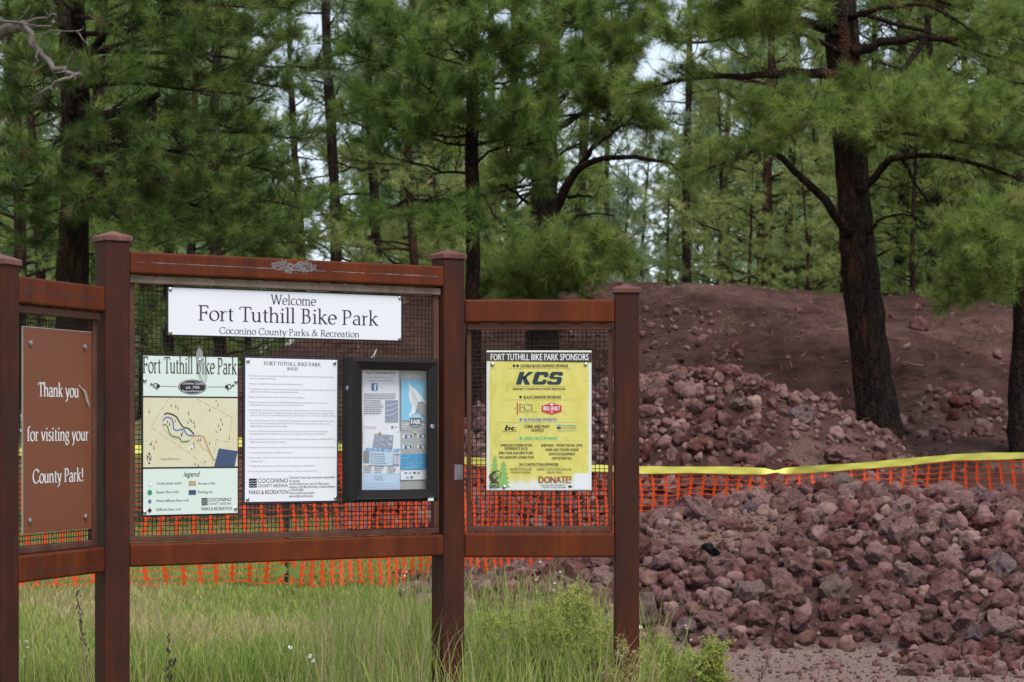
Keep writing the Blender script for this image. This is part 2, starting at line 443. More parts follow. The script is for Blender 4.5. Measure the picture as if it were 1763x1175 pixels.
    g['P'] = ([st(.14, .69, 0), [(.14, .675), (.28, .675)] + arc(.29, .50, .17, .175, 90, -90, 11) + [(.17, .325)]], [(.10, .678, .09), (.14, .012, .12)], .55)
    g['R'] = ([st(.14, .69, 0), [(.14, .675), (.28, .675)] + arc(.28, .51, .16, .165, 90, -90, 11) + [(.14, .345)], [(.27, .34), (.55, .0)]], [(.10, .678, .09), (.14, .012, .12), (.58, .012, .06)], .62)
    g['T'] = ([st(.30, .68, 0), [(.03, .56), (.04, .672), (.56, .672), (.57, .56)]], [(.30, .012, .13)], .58)
    g['W'] = ([[(.08, .69), (.27, .01)], [(.47, .66), (.28, .01)], [(.46, .69), (.68, .01)], [(.88, .69), (.69, .01)]], [(.08, .678, .11), (.46, .678, .10), (.88, .678, .10)], .96)
    g['O'] = ([arc(.38, .345, .325, .34, 0, 360, 28)], [], .77)
    g['U'] = ([[(.13, .69), (.13, .22)] + arc(.35, .22, .22, .205, 180, 360, 13) + [(.57, .69)]], [(.13, .678, .11), (.57, .678, .10)], .70)
    g['H'] = ([st(.14, .69, 0), st(.60, .69, 0), [(.14, .36), (.60, .36)]], [(.14, .678, .11), (.14, .012, .11), (.60, .678, .11), (.60, .012, .11)], .74)
    g['I'] = ([st(.15, .69, 0)], [(.15, .678, .11), (.15, .012, .11)], .31)
    g['L'] = ([st(.14, .69, 0), [(.14, .015), (.48, .015), (.50, .14)]], [(.14, .678, .11), (.10, .012, .09)], .54)
    g['K'] = ([st(.14, .69, 0), [(.54, .68), (.16, .34)], [(.24, .40), (.60, .01)]], [(.14, .678, .11), (.14, .012, .11), (.55, .678, .09), (.62, .012, .07)], .66)
    g['E'] = ([st(.14, .69, 0), [(.14, .675), (.46, .675), (.47, .57)], [(.14, .36), (.40, .36)], [(.14, .015), (.48, .015), (.50, .13)], [(.40, .43), (.40, .29)]], [(.10, .678, .09), (.10, .012, .09)], .55)
    g['A'] = ([[(.33, .69), (.09, .01)], [(.34, .69), (.60, .01)], [(.18, .24), (.50, .24)]], [(.09, .012, .10), (.61, .012, .11)], .69)
    g['S'] = ([arc(.25, .51, .16, .17, 45, 215, 10) + [(.22, .37), (.32, .30)] + arc(.24, .18, .18, .17, 35, -150, 11)], [], .49)
    g['&'] = ([[(.68, .02), (.50, .14), (.30, .40), (.22, .54), (.26, .66), (.36, .67), (.42, .58), (.36, .46), (.20, .34), (.08, .22), (.10, .07), (.24, .01), (.40, .05), (.54, .20), (.60, .38)]], [(.60, .385, .08)], .76)
    g['!'] = ([[(.13, .69), (.13, .20)], arc(.13, .04, .024, .024, 0, 360, 8)], [], .28)
    g[' '] = ([], [], .25)
    return g
SERIF = serif_glyphs()

_bf = {}
def bfont(s):
    if s not in _bf:
        c = bpy.data.curves.new('lettering', 'FONT'); c.body = s; c.resolution_u = 2
        o = bpy.data.objects.new('lettering', c); me = bpy.data.meshes.new_from_object(o)
        v = np.array([p.co[:2] for p in me.vertices]) if len(me.vertices) else np.zeros((0, 2))
        _bf[s] = (v, [tuple(p.vertices) for p in me.polygons])
        bpy.data.objects.remove(o); bpy.data.meshes.remove(me); bpy.data.curves.remove(c)
    return _bf[s]

class Print:
    """what is printed on a sheet w x h (metres); coordinates are 0..1 from the sheet's top left; drawn thin layers in front of y = y0"""
    def __init__(s, w, h, y0, mats):
        s.w, s.h, s.y0, s.mats, s.mb, s.k = w, h, y0, mats, MB(), 0
    def _y(s, lay): return s.y0 - .0003 * lay
    def poly(s, pts, mat, lay=1):
        P = [(x * s.w, s._y(lay), (1 - y) * s.h) for x, y in pts]
        a = sum(P[i][0] * P[(i + 1) % len(P)][2] - P[(i + 1) % len(P)][0] * P[i][2] for i in range(len(P)))
        if a < 0: P = P[::-1]
        s.mb.add(P, [tuple(range(len(P)))], s.mats.index(mat))
    def rect(s, x0, y0, x1, y1, mat, lay=1): s.poly([(x0, y0), (x1, y0), (x1, y1), (x0, y1)], mat, lay)
    def disc(s, x, y, r, mat, lay=1, ry=None, n=22):
        ry = ry if ry is not None else r * s.w / s.h
        s.poly([(x + r * math.cos(a), y + ry * math.sin(a)) for a in np.arange(n) * 2 * math.pi / n], mat, lay)
    def line(s, pts, wd, mat, lay=1, close=False):
        """polyline of width wd (metres) as one strip"""
        q = np.array([(x * s.w, (1 - y) * s.h) for x, y in pts])
        s._strip(q, np.full(len(q), wd), mat, lay)
    def _strip(s, q, wd, mat, lay):
        t = np.gradient(q, axis=0); t /= np.linalg.norm(t, axis=1)[:, None] + 1e-12
        nrm = np.stack([-t[:, 1], t[:, 0]], -1); wd = np.asarray(wd)[:, None] / 2
        L, R = q + nrm * wd, q - nrm * wd; n = len(q); y = s._y(lay)
        s.mb.add([(a[0], y, a[1]) for a in L] + [(a[0], y, a[1]) for a in R], [(n + i, n + i + 1, i + 1, i) for i in range(n - 1)], s.mats.index(mat))
    def sans(s, txt, x0, x1, ytop, ybase, mat, lay=2, slant=0.0, fit=True, bold=0):
        v, f = bfont(txt)
        if not len(v): return
        hgt = (ybase - ytop) * s.h / .682
        vv = v.copy(); vv[:, 0] -= v[:, 0].min(); wid = vv[:, 0].max()
        X = x0 * s.w + vv[:, 0] / wid * (x1 - x0) * s.w; Z = (1 - ybase) * s.h + v[:, 1] * hgt
        X = X + slant * (Z - (1 - ybase) * s.h)
        for dx in ([0] if not bold else [-bold / 2, bold / 2]):
            s.mb.add([(a + dx, s._y(lay + (.5 if dx > 0 else 0)), b) for a, b in zip(X, Z)], f, s.mats.index(mat))
    def serif(s, txt, x0, x1, ytop, ybase, mat, lay=2, W=.088, T=.034, ital=0.0):
        """fit TXT in x0..x1 with capital height ytop..ybase"""
        adv = sum(SERIF[c][2] for c in txt); sc = (ybase - ytop) * s.h / .69; sx = (x1 - x0) * s.w / adv
        k = sx / sc; e = math.radians(18); ce, se = math.cos(e), math.sin(e); x = 0.0; li = 0
        for c in txt:
            S, B, a = SERIF[c]
            for st in S:
                q = np.array(st, float); closed = np.allclose(q[0], q[-1])
                t = np.gradient(q, axis=0)
                if closed: t[0] = t[-1] = q[1] - q[-2]
                t /= np.linalg.norm(t, axis=1)[:, None] + 1e-12
                nn = np.stack([-t[:, 1], t[:, 0]], -1)
                wd = np.sqrt((W * (nn[:, 0] * ce + nn[:, 1] * se)) ** 2 + (T * (-nn[:, 0] * se + nn[:, 1] * ce)) ** 2)
                L, R = q + nn * wd[:, None] / 2, q - nn * wd[:, None] / 2; n = len(q)
                P = np.concatenate([L, R]); li += 1
                y = s._y(lay) - .00006 * (li % 5)
                s.mb.add([(x0 * s.w + (x + p[0] + ital * p[1]) * sx, y, (1 - ybase) * s.h + p[1] * sc) for p in P], [(n + i, n + i + 1, i + 1, i) for i in range(n - 1)], s.mats.index(mat))
            for (bx, by, hw) in B:
                y = s._y(lay) - .00036; t2 = .016
                s.mb.add([(x0 * s.w + (x + px_) * sx, y, (1 - ybase) * s.h + pz * sc) for px_, pz in ((bx - hw, by - t2), (bx + hw, by - t2), (bx + hw, by + t2), (bx - hw, by + t2))], [(0, 1, 2, 3)], s.mats.index(mat))
            x += a
    def build(s, name, parent): return s.mb.build(name, s.mats, parent)

# ---------------------------------------------------------------- the kiosk
class Panel:
    def __init__(s, A, deg):
        s.A = np.array(A); s.a = math.radians(deg); s.d = np.array([math.cos(s.a), math.sin(s.a)]); s.n = np.array([-math.sin(s.a), math.cos(s.a)])
    def __call__(s, u, dep, z):
        p = s.A + s.d * u + s.n * dep; return (p[0], p[1], z)
PL, PC, PR = Panel((-1.8265, 8.408), 72), Panel((-1.5315, 9.098), 34.26), Panel((-.2064, 10.0), 0)
PW = .11
KL = np.array((-.8, 9.5, 0.0))
kiosk = empty('information_kiosk', KL, 0, 'rusted steel information kiosk with four capped posts and three wire mesh panels', 'kiosk')

def post(P, u, top, extra=None):
    b = MB(); b.box((u, 0, -.35), (u + PW, PW, top - .04), P)
    o = b.build('post', [M_POST, M_WORN], kiosk, KL, bevel=.009)
    c = MB(); e = .007
    z0, z1, z2 = top - .043, top - .022, top
    ring = lambda e, z: [(u - e, -e, z), (u + PW + e, -e, z), (u + PW + e, PW + e, z), (u - e, PW + e, z)]
    V = ring(e, z0) + ring(e, z1) + ring(e - .006, z1 + .003) + [(u + PW / 2 - .003, PW / 2 - .003, z2), (u + PW / 2 + .003, PW / 2 - .003, z2), (u + PW / 2 + .003, PW / 2 + .003, z2), (u + PW / 2 - .003, PW / 2 + .003, z2)]
    fs = [(3, 2, 1, 0), (12, 13, 14, 15)]
    for r in range(3):
        for j in range(4): fs.append((r * 4 + j, r * 4 + (j + 1) % 4, r * 4 + 4 + (j + 1) % 4, r * 4 + 4 + j))
    c.add([P(*v) for v in V], fs)
    # the cap is a sub-part of its post
    c.build('post_cap', M_CAP, o, KL, bevel=.003)
    return o
post(PL, -PW, 2.25); post(PC, -PW, 2.398); _p3 = post(PC, 1.4931, 2.395)
b = MB(); b.add([PC(*p) for p in ((1.545, -.0008, 1.378), (1.592, -.0008, 1.380), (1.590, -.0008, 1.445), (1.546, -.0008, 1.447))], [(0, 1, 2, 3)]); b.build('scuff_mark', M_WORN, _p3, KL); post(PR, .659, 2.247)

def streak(mb, P, u0, u1, z, wd, seed, lean=0.0):
    r = random.Random(seed); n = 46; lo, hi = [], []
    for i in range(n + 1):
        u = u0 + (u1 - u0) * i / n; zz = z + lean * (i / n); w = wd * (.35 + r.random() * .9)
        lo.append((u, -.0006, zz - w)); hi.append((u, -.0006, zz + w * r.uniform(.3, 1)))
    for i in range(n):
        if r.random() < .04: continue
        mb.add([P(*p) for p in (lo[i], lo[i + 1], hi[i + 1], hi[i])], [(0, 1, 2, 3)], 1)

def rail(P, u0, u1, z0, z1, k0=0.0, k1=0.0, marks=None):
    b = MB(); b.box((u0, 0, z0), (u1, .1, z1), P, 0, k0, k1)
    o = b.build('rail', [M_RAIL, M_WORN], kiosk, KL, bevel=.008)
    for mk in (marks or ()):
        m = MB(); mk(m); m.build('scuff_mark', [M_RAIL, M_WORN], o, KL)
    return o
def marks_c(m):
    streak(m, PC, .03, 1.46, 2.2745, .0023, 4, -.004)
def marks_c2(m):
    r = random.Random(5); cu, cz = .745, 2.282
    # chips of bare metal in the outline of a bow
    lim = lambda x: (-.026 + .022 * (abs(x) / .105) ** 3, .012 + .016 * abs(math.sin(x * 32)))
    for k in range(330):
        x = r.uniform(-.105, .105); a, b = lim(x); z = r.uniform(a, b); s_ = r.uniform(.002, .0055)
        m.add([PC(cu + x + s_ * 1.6 * math.cos(t) * r.uniform(.5, 1.1), -.0008 - k * 2e-6, cz + z + s_ * .8 * math.sin(t) * r.uniform(.5, 1.1)) for t in (0, 1.2, 2.4, 3.7, 5.0)], [(0, 1, 2, 3, 4)], 1)
rail(PC, 0, 1.4931, 2.2275, 2.3165, marks=(marks_c, marks_c2))
rail(PC, 0, 1.4931, 1.047, 1.139)
rail(PR, 0, .659, 2.073, 2.1744, k0=-.68)
rail(PR, 0, .659, 1.036, 1.1415, k0=-.68)
M_DARKMARK = plain('dark_scale', (.055, .035, .036), .6)
def marks_l(m): streak(m, PL, .02, .64, 2.122, .0035, 8, -.006)
def marks_l2(m):
    streak(m, PL, .05, .6, 1.062, .003, 11, -.004)
def seam(m, u): m.add([PL(*p) for p in ((u, -.0009, 1.035), (u + .008, -.0009, 1.035), (u + .007, -.0009, 1.127), (u, -.0009, 1.127))], [(0, 1, 2, 3)], 1)
def marks_l3(m): seam(m, .15)
def marks_l4(m): seam(m, .38)
def rail_dark(*a, marks=None, **k):
    o = rail(*a, **k)
    for mk in marks: m = MB(); mk(m); m.build('scuff_mark', [M_RAIL, M_DARKMARK], o, KL)
rail_dark(PL, 0, .66, 2.070, 2.170, k1=.774, marks=(marks_l,))
rail_dark(PL, 0, .66, 1.030, 1.130, k1=.774, marks=(marks_l2, marks_l3, marks_l4))

def mesh_panel(P, W, zt, zb, topmat, wt=.03, ws=.028, skew=0.0):
    """angle-iron frame and welded wire mesh between two rails"""
    D0, D1 = .03, .062; g = .006
    b = MB()
    b.box((g, D0 - .012, zt - wt), (W - g, D1, zt), P); b.build('frame_bar', topmat, kiosk, KL, bevel=.003)
    b = MB(); b.box((g, D0, zb), (W - g, D1, zb + .025), P); b.build('frame_bar', M_BAR, kiosk, KL, bevel=.003)
    for u in (g, W - g - ws):
        b = MB(); b.box((u, D0 + .002, zb + .025), (u + ws, D1 - .002, zt - wt), P); b.build('frame_bar', M_BAR, kiosk, KL, bevel=.003)
    for i in range(6):        # weld beads under the top rail
        u = W * (i + .5) / 6
        r = random.Random(i * 7 + int(W * 100)); s = r.uniform(.009, .016)
        b = MB(); b.tube([P(u - s, .02, zt + .004), P(u, .018, zt + .003), P(u + s, .02, zt + .004)], [.004, .0075, .004], 6); b.build('weld_bead', M_RAIL, kiosk, KL, smooth=True)
    w = MB(); p = .0195; rr = .00165
    u0, u1, z0, z1 = g + ws, W - g - ws, zb + .02, zt - wt + .004
    r = random.Random(int(W * 1000))
    for i in range(int((u1 - u0) / p) + 1):
        u = u0 + .004 + i * p
        if u > u1: break
        j = r.uniform(-.0012, .0012)
        w.tube([P(u + j, .045, z0), P(u, .0455, (z0 + z1) / 2), P(u - j, .045, z1)], rr, 4, cap=False)
    for i in range(int((z1 - z0) / p) + 1):
        z = z0 + .006 + i * p
        if z > z1: break
        j = r.uniform(-.0012, .0012)
        w.tube([P(u0 - .004, .0425, z + j), P((u0 + u1) / 2, .0427, z), P(u1 + .004, .0425, z - j)], rr, 4, cap=False)
    w.build('wire_mesh', M_WIRE, kiosk, KL)
mesh_panel(PC, 1.4931, 2.221, 1.144, M_SCALE)
mesh_panel(PR, .659, 2.068, 1.146, M_BAR, .027, .02)
mesh_panel(PL, .66, 2.064, 1.135, M_BAR, .027, .028)

# ---------------------------------------------------------------- signs bolted to the mesh
def screw(parent, x, y, z, s=.008):
    b = MB(); ring = lambda r, yy, n=8: [(x + r * math.cos(a), yy, z + r * math.sin(a)) for a in np.arange(n) * 2 * math.pi / n]
    b.add(ring(s, y) + ring(s, y - .0035) + ring(s * .55, y - .0055) + [(x, y - .006, z)], [tuple(range(8))[::-1]] + [(j, (j + 1) % 8, 8 + (j + 1) % 8, 8 + j) for j in range(8)] + [(8 + j, 8 + (j + 1) % 8, 16 + (j + 1) % 8, 16 + j) for j in range(8)] + [(16 + j, 16 + (j + 1) % 8, 24) for j in range(8)])
    b.build('screw', M_STEEL, parent, smooth=False)

def sign(name, P, u, z, w, h, label, face, edge, margin=.006, tilt=0.0, screws=(), dep=.0375):
    """thin plate on panel P with lower left corner at (u, z)"""
    p = P(u, dep, z)
    root = empty(name, p, P.a, label, 'sign'); root.rotation_euler = (0, tilt, P.a)
    b = MB(); b.box((0, -.006, 0), (w, 0, h)); b.build('backing_plate', edge, root, bevel=.0012)
    b = MB(); b.box((margin, -.0075, margin), (w - margin, -.0061, h - margin)); b.build('sign_face', face, root)
    for sx, sz in screws: screw(root, sx, -.0077, sz)
    return root, Print(w, h, -.0079, None)

c4 = lambda w, h, i, j=None: [(i, i), (w - i, i), (i, h - i), (w - i, h - i)]
# welcome sign
w, h = 1.12, .203
root, pr = sign('welcome_sign', PC, .1755, 1.982, w, h, 'long white welcome sign with black serif lettering across the top of the middle panel', M_WHITE, M_BLACK, .0055, screws=[(.0135, .0135), (w - .0135, .0135), (.0135, h - .0135), (w - .0135, h - .0135)])
pr.mats = [M_INK]
def lines_of(pr, root, rows):
    for r_ in rows:
        pr.mb = MB(); pr.serif(*r_); pr.build('lettering', root)
lines_of(pr, root, [('Welcome', .424, .618, .095, .295, M_INK, 1, .088, .03), ('Fort Tuthill Bike Park', .123, .893, .365, .67, M_INK, 1, .088, .03), ('Coconino County Parks & Recreation', .21, .808, .795, .93, M_INK, 1, .085, .034)])

# thank-you sign
w, h = .53, .781
root, pr = sign('thank_you_sign', PL, .075, 1.207, w, h, 'brown sign with white thank-you lettering on the narrow angled panel', M_BROWNSIGN, plain('sign_edge', (.45, .42, .36), .5), .0025, screws=[(.045, .05), (w - .055, .05), (.05, h - .062), (w - .06, h - .062)])
for ch in list(root.children):
    if ch.name.startswith('screw'): ch.scale = (1.5, 1.5, 1.5); ch.location = (-.5 * np.mean([v.co.x for v in ch.data.vertices]), .5 * .0077, -.5 * np.mean([v.co.z for v in ch.data.vertices]))
M_WLET = plain('white_lettering', (.80, .80, .80), .5)
pr.mats = [M_WLET]
lines_of(pr, root, [('Thank you', .205, .80, .268, .335, M_WLET, 1, .125, .045), ('for visiting your', .05, .95, .485, .552, M_WLET, 1, .12, .045), ('County Park!', .13, .875, .69, .757, M_WLET, 1, .125, .045)])

def county_logo(pr, x0, x1, y0, y1, ink, lay=2, grey=None):
    """square wave emblem + COCONINO / COUNTY ARIZONA / PARKS & RECREATION"""
    W, H = x1 - x0, y1 - y0; g = grey or ink
    sx1, sy1 = x0 + W * .20, y0 + H * .56
    pr.rect(x0, y0, sx1, sy1, ink, lay)
    for k in range(3):
        yy = y0 + H * (.12 + .16 * k)
        pr.line([(x0 + W * .01, yy + H * .05), (x0 + W * .07, yy + H * (.03 - .03 * k)), (x0 + W * .12, yy + H * .06), (sx1 - W * .01, yy - H * .01)], .0016, pr.mats[0], lay + 1)
    pr.sans('COCONINO', x0 + W * .225, x1, y0, y0 + H * .27, ink, lay)
    pr.sans('COUNTY ARIZONA', x0 + W * .225, x1, y0 + H * .36, y0 + H * .55, g, lay)
    pr.sans('PARKS & RECREATION', x0, x1 + W * .01, y0 + H * .73, y0 + H * .97, ink, lay)

# map sign
w, h = .4385, .657
root, pr = sign('map_sign', PC, .063, 1.248, w, h, 'pale green trail map sign with legend below a condensed black title', M_MINT, M_BLACK, .006, screws=[(.013, .018), (w - .016, .025), (.012, h - .105), (w - .014, h - .105)])
def map_paper():
    m, n, b = newmat('map_paper')
    a = noise(n, 14, 2); wv = N(n, 'ShaderNodeMath', operation='MULTIPLY'); wv.inputs[1].default_value = 16; n.links.new(a.outputs[0], wv.inputs[0])
    fr = N(n, 'ShaderNodeMath', operation='FRACT'); n.links.new(wv.outputs[0], fr.inputs[0])
    ln = ramp(n, [(0, (.36, .36, .30)), (.12, (.66, .63, .45))], fr.outputs[0])
    bl = ramp(n, [(.4, (.70, .69, .50)), (.75, (.72, .60, .34))], noise(n, 9, 3).outputs[0])
    n.links.new(mix(n, .5, bl.outputs[0], ln.outputs[0], 'MULTIPLY'), b.inputs['Base Color'])
    n.links.new(mix(n, .62, ln.outputs[0], bl.outputs[0]), b.inputs['Base Color'])
    b.inputs['Roughness'].default_value = .5
    return m
M_MAP = map_paper(); M_TRBLUE = plain('trail_blue', (.08, .16, .55)); M_TRGREEN = plain('trail_green', (.02, .27, .14)); M_TRTAN = plain('trail_tan', (.50, .34, .19)); M_LOT = plain('parking_blue', (.055, .085, .17))
pr.mats = [M_MINT, M_INK, M_MAP, M_TRBLUE, M_TRGREEN, M_TRTAN, M_LOT, M_WHITE, M_GREYINK]
X = lambda x: (x - 38) / (686 - 38); Y = lambda y: (y - 48) / (1130 - 48)
pr.serif('Fort Tuthill Bike Park', X(42), X(672), Y(64), Y(172), M_INK, 2, .10, .035)
pr.rect(.012, Y(326), .988, Y(337), M_INK, 1); pr.rect(.012, Y(801), .988, Y(812), M_INK, 1)
pr.rect(.014, Y(337), .986, Y(801), M_MAP, 1)
pr.disc(X(371), Y(262), 95 / 648, M_INK, 2, 50 / 1082, 30); pr.disc(X(371), Y(262), 90 / 648, M_WHITE, 3, 46 / 1082, 30); pr.disc(X(371), Y(262), 87 / 648, M_INK, 4, 44 / 1082, 30)
pr.sans('Coconino County', X(302), X(446), Y(228), Y(246), M_WHITE, 5); pr.sans('est. 1956', X(325), X(415), Y(255), Y(274), M_WHITE, 5, .25); pr.sans('Parks and Recreation', X(306), X(438), Y(283), Y(297), M_WHITE, 5)
for sgn, xa, xb, xc in ((1, 150, 270, 100), (-1, 596, 476, 650)):
    pr.line([(X(xa), Y(259)), (X(xb), Y(261))], .0016, M_INK, 2)
    pr.disc(X(xa - sgn * 6), Y(259), .018, M_INK, 2)
    q = lambda pts, wd: pr.line([(X(xa - sgn * a), Y(258 + b)) for a, b in pts], wd, M_INK, 3)
    q([(4, 2), (18, 14), (34, 10), (42, -6), (54, -18), (56, -6), (48, -2)], .004); q([(6, -2), (16, -16), (30, -18), (34, -8), (26, -4)], .003); q([(8, 6), (12, 22), (20, 26)], .0028)
# the map itself
for pts in ([(215, 340), (98, 532), (180, 592), (325, 692), (465, 800)], [(398, 342), (640, 468), (615, 636), (532, 617), (510, 740), (500, 800)]):
    P_ = np.array(pts, float)
    for a, b in zip(P_[:-1], P_[1:]):
        L = np.linalg.norm(b - a); k = 0.0
        while k < L:
            e = min(k + 42, L); p0, p1 = a + (b - a) * k / L, a + (b - a) * e / L
            pr.line([(X(p0[0]), Y(p0[1])), (X(p1[0]), Y(p1[1]))], .0013, M_GREYINK, 2); k += 58
tl = lambda pts, wd, m, lay: pr.line([(X(a), Y(b)) for a, b in pts], wd, m, lay)
tl([(375, 595), (420, 590), (445, 600), (462, 640), (485, 700), (510, 750), (525, 758)], .0075, M_TRTAN, 3)
tl([(385, 612), (420, 645), (440, 680), (490, 705)], .0028, M_TRTAN, 2)
tl([(182, 448), (205, 440), (240, 450), (265, 465), (290, 510), (312, 538), (335, 538), (355, 552), (382, 582)], .0058, M_INK, 3)
tl([(176, 492), (190, 470), (210, 466), (235, 478), (243, 510), (245, 545), (262, 556), (295, 548), (315, 550), (330, 580), (352, 592), (380, 588)], .0052, M_TRBLUE, 4)
tl([(174, 520), (190, 514), (205, 530), (218, 572), (235, 592), (265, 600), (285, 605), (300, 630), (325, 630), (350, 625)], .0048, M_TRGREEN, 4)
tl([(180, 455), (168, 475), (170, 505), (178, 540), (205, 575), (230, 602), (280, 615), (295, 640), (340, 636), (365, 610), (385, 590)], .0022, M_TRTAN, 2)
pr.poly([(X(548), Y(678)), (X(678), Y(697)), (X(656), Y(800)), (X(516), Y(800))], M_LOT, 3)
rr = random.Random(9)
for (cx_, cy_) in [(230, 385), (260, 390), (275, 405), (345, 435), (365, 490), (380, 500), (85, 425), (340, 500), (355, 480), (487, 412), (530, 350), (543, 380), (563, 480), (545, 520), (560, 545), (530, 560), (620, 605), (485, 640), (425, 615), (410, 615), (295, 580), (305, 565), (205, 495), (218, 510), (256, 490), (90, 645), (100, 640), (115, 668), (130, 628), (390, 780), (410, 790), (455, 765), (300, 585), (386, 525), (573, 510), (380, 640)]:
    hh = rr.uniform(10, 15)
    pr.poly([(X(cx_ - 4), Y(cy_ + hh)), (X(cx_ + 4), Y(cy_ + hh)), (X(cx_), Y(cy_ - hh))], M_INK, 2)
tl([(85, 700), (85, 775)], .0016, M_INK, 2); pr.poly([(X(77), Y(718)), (X(93), Y(718)), (X(85), Y(698))], M_INK, 3); pr.poly([(X(77), Y(780)), (X(93), Y(780)), (X(85), Y(762))], M_INK, 3)
pr.sans('N', X(70), X(99), Y(722), Y(757), M_INK, 3); pr.sans('Flagstaff Extreme', X(162), X(285), Y(740), Y(753), M_GREYINK, 3)
for k in range(5): pr.disc(X(352 + rr.uniform(0, 30)), Y(665 + rr.uniform(0, 22)), .012, M_GREYINK if k % 2 else M_WHITE, 2 + .1 * k)
# legend
pr.sans('legend', X(312), X(412), Y(832), Y(868), M_INK, 2, .3)
for (yy, s_, x1_) in ((909, 'Youth pump track', 296), (968, 'Easier flow trail', 278), (1026, 'More difficult flow trail', 345), (1085, 'Difficult flow trail', 294)): pr.sans(s_, X(133), X(x1_), Y(yy - 8), Y(yy + 8), M_INK, 2)
pr.sans('Access trails', X(408), X(522), Y(906), Y(921), M_INK, 2); pr.sans('Parking lot', X(408), X(506), Y(964), Y(980), M_INK, 2)
pr.disc(X(93), Y(912), .023, M_GREYINK, 2); pr.disc(X(93), Y(912), .0215, M_WHITE, 3); pr.disc(X(89), Y(970), .024, M_TRGREEN, 2); pr.rect(X(79), Y(1018), X(99), Y(1041), M_TRBLUE, 2)
pr.poly([(X(74), Y(1090)), (X(88), Y(1072)), (X(103), Y(1090)), (X(88), Y(1108))], M_INK, 2)
pr.rect(X(346), Y(897), X(395), Y(928), M_TRTAN, 2); pr.rect(X(346), Y(958), X(395), Y(990), M_LOT, 2)
county_logo(pr, X(432), X(634), Y(1014), Y(1100), M_INK, 2, M_GREYINK)
pr.build('lettering', root)

# rules sign
w, h = .4555, .6165
root, pr = sign('rules_sign', PC, .5212, 1.2905, w, h, 'white sheet of numbered park rules with a thin dark border beside the trail map', M_WHITE, plain('navy_edge', (.02, .026, .045), .5), .0085, tilt=.004, screws=[(.02, .02), (w - .016, .02), (.02, h - .021), (w - .022, h - .021)])
M_FAINT = plain('faint_print', (.36, .36, .40), .6); pr.mats = [M_WHITE, M_INK, M_GREYINK, M_FAINT]
X = lambda x: (x - 30) / (714 - 30); Y = lambda y: (y - 58) / (1118 - 58)
pr.serif('FORT TUTHILL BIKE PARK', X(170), X(580), Y(96), Y(121), M_INK, 1, .10, .04); pr.serif('RULES', X(338), X(416), Y(134), Y(154), M_INK, 1, .11, .045)
RULES = [(198, 675, '1. The bike park is a non-supervised facility. Biking is a hazardous recreational activity. Helmets and protective'), (217, 258, 'gear are strongly recommended.'),
 (256, 452, '2. The park is available to both experienced and inexperienced bikers.'), (294, 690, '3. The Skills Park is subject to closure due to maintenance activities or extreme weather conditions. Riding on the'), (313, 420, 'course when extremely wet causes damage to park features.'),
 (351, 468, '4. Stay on defined trail surfaces and do not "free ride" into the landscape.'), (388, 635, '5. Features are rated as shown on the Trail Difficulty Rating System and marked on the course. It is your'), (407, 455, 'responsibility to know the trail rating and ride within your skill level.'),
 (445, 678, '6. The Skills Park contains numerous constructed jumps, ramps, embankments and terrain variations known as'), (464, 678, '"features". The features vary in difficulty and change constantly due to conditions, weather, usage, grooming'), (482, 690, 'and time of day. It is your responsibility to inspect these features before you use them and throughout the day.'),
 (520, 678, '7. You control the degree of risk you will encounter in using these features. Your speed and takeoff will directly'), (540, 652, 'affect your air borne maneuvering and landing. DO NOT attempt to ride these features unless you have'), (560, 340, 'sufficient ability and experience to do so safely.'),
 (596, 635, '8. Look for small features to begin with and work your way up to larger features. Promote skills respect'), (615, 620, 'maintaining control on the ground and in the air and are required for all features in the Skills Park.'), (653, 688, '9. Only one person may use a feature at a time. Do not jump blindly and always use spotters. LOOK BEFORE YOU'), (674, 328, 'LEAP! Always clear the landing area quickly.'),
 (712, 690, '10. Always ride in control and within your ability level. Observe all signs and warnings and stay off closed features.'), (750, 378, '11. No unauthorized building or modification of features.'), (786, 688, '12. Consumption of alcohol in the bike park is forbidden. Riding while intoxicated is dangerous for both you and'), (812, 170, 'the other riders.'),
 (846, 540, '13. If riding alone, possession of a cell phone in case of emergencies is recommended.'), (884, 558, '14. Use of this facility may result in broken bones, paralysis, or other serious or fatal injury.')]
for yy, x1_, s_ in RULES: pr.sans(s_, X(60 if s_[0].isdigit() else 76), X(x1_), Y(yy - 6), Y(yy + 5.5), M_FAINT, 1)
county_logo(pr, X(70), X(346), Y(936), Y(1052), M_INK, 1)
for yy, x1_, s_ in ((931, 690, 'Coconino County does not assume responsibility'), (956, 432, 'for injuries.'), (977, 645, 'Use this facility at your own risk. Please report'), (1000, 688, 'violations of the Bike Park Rules or unsafe conditions'), (1022, 460, 'to 928-679-8000.'), (1043, 537, 'www.coconino.az.gov/parks'), (1066, 528, 'parksrec@coconino.az.gov')): pr.sans(s_, X(355), X(x1_), Y(yy - 9), Y(yy + 8), M_INK, 1)
pr.build('lettering', root)

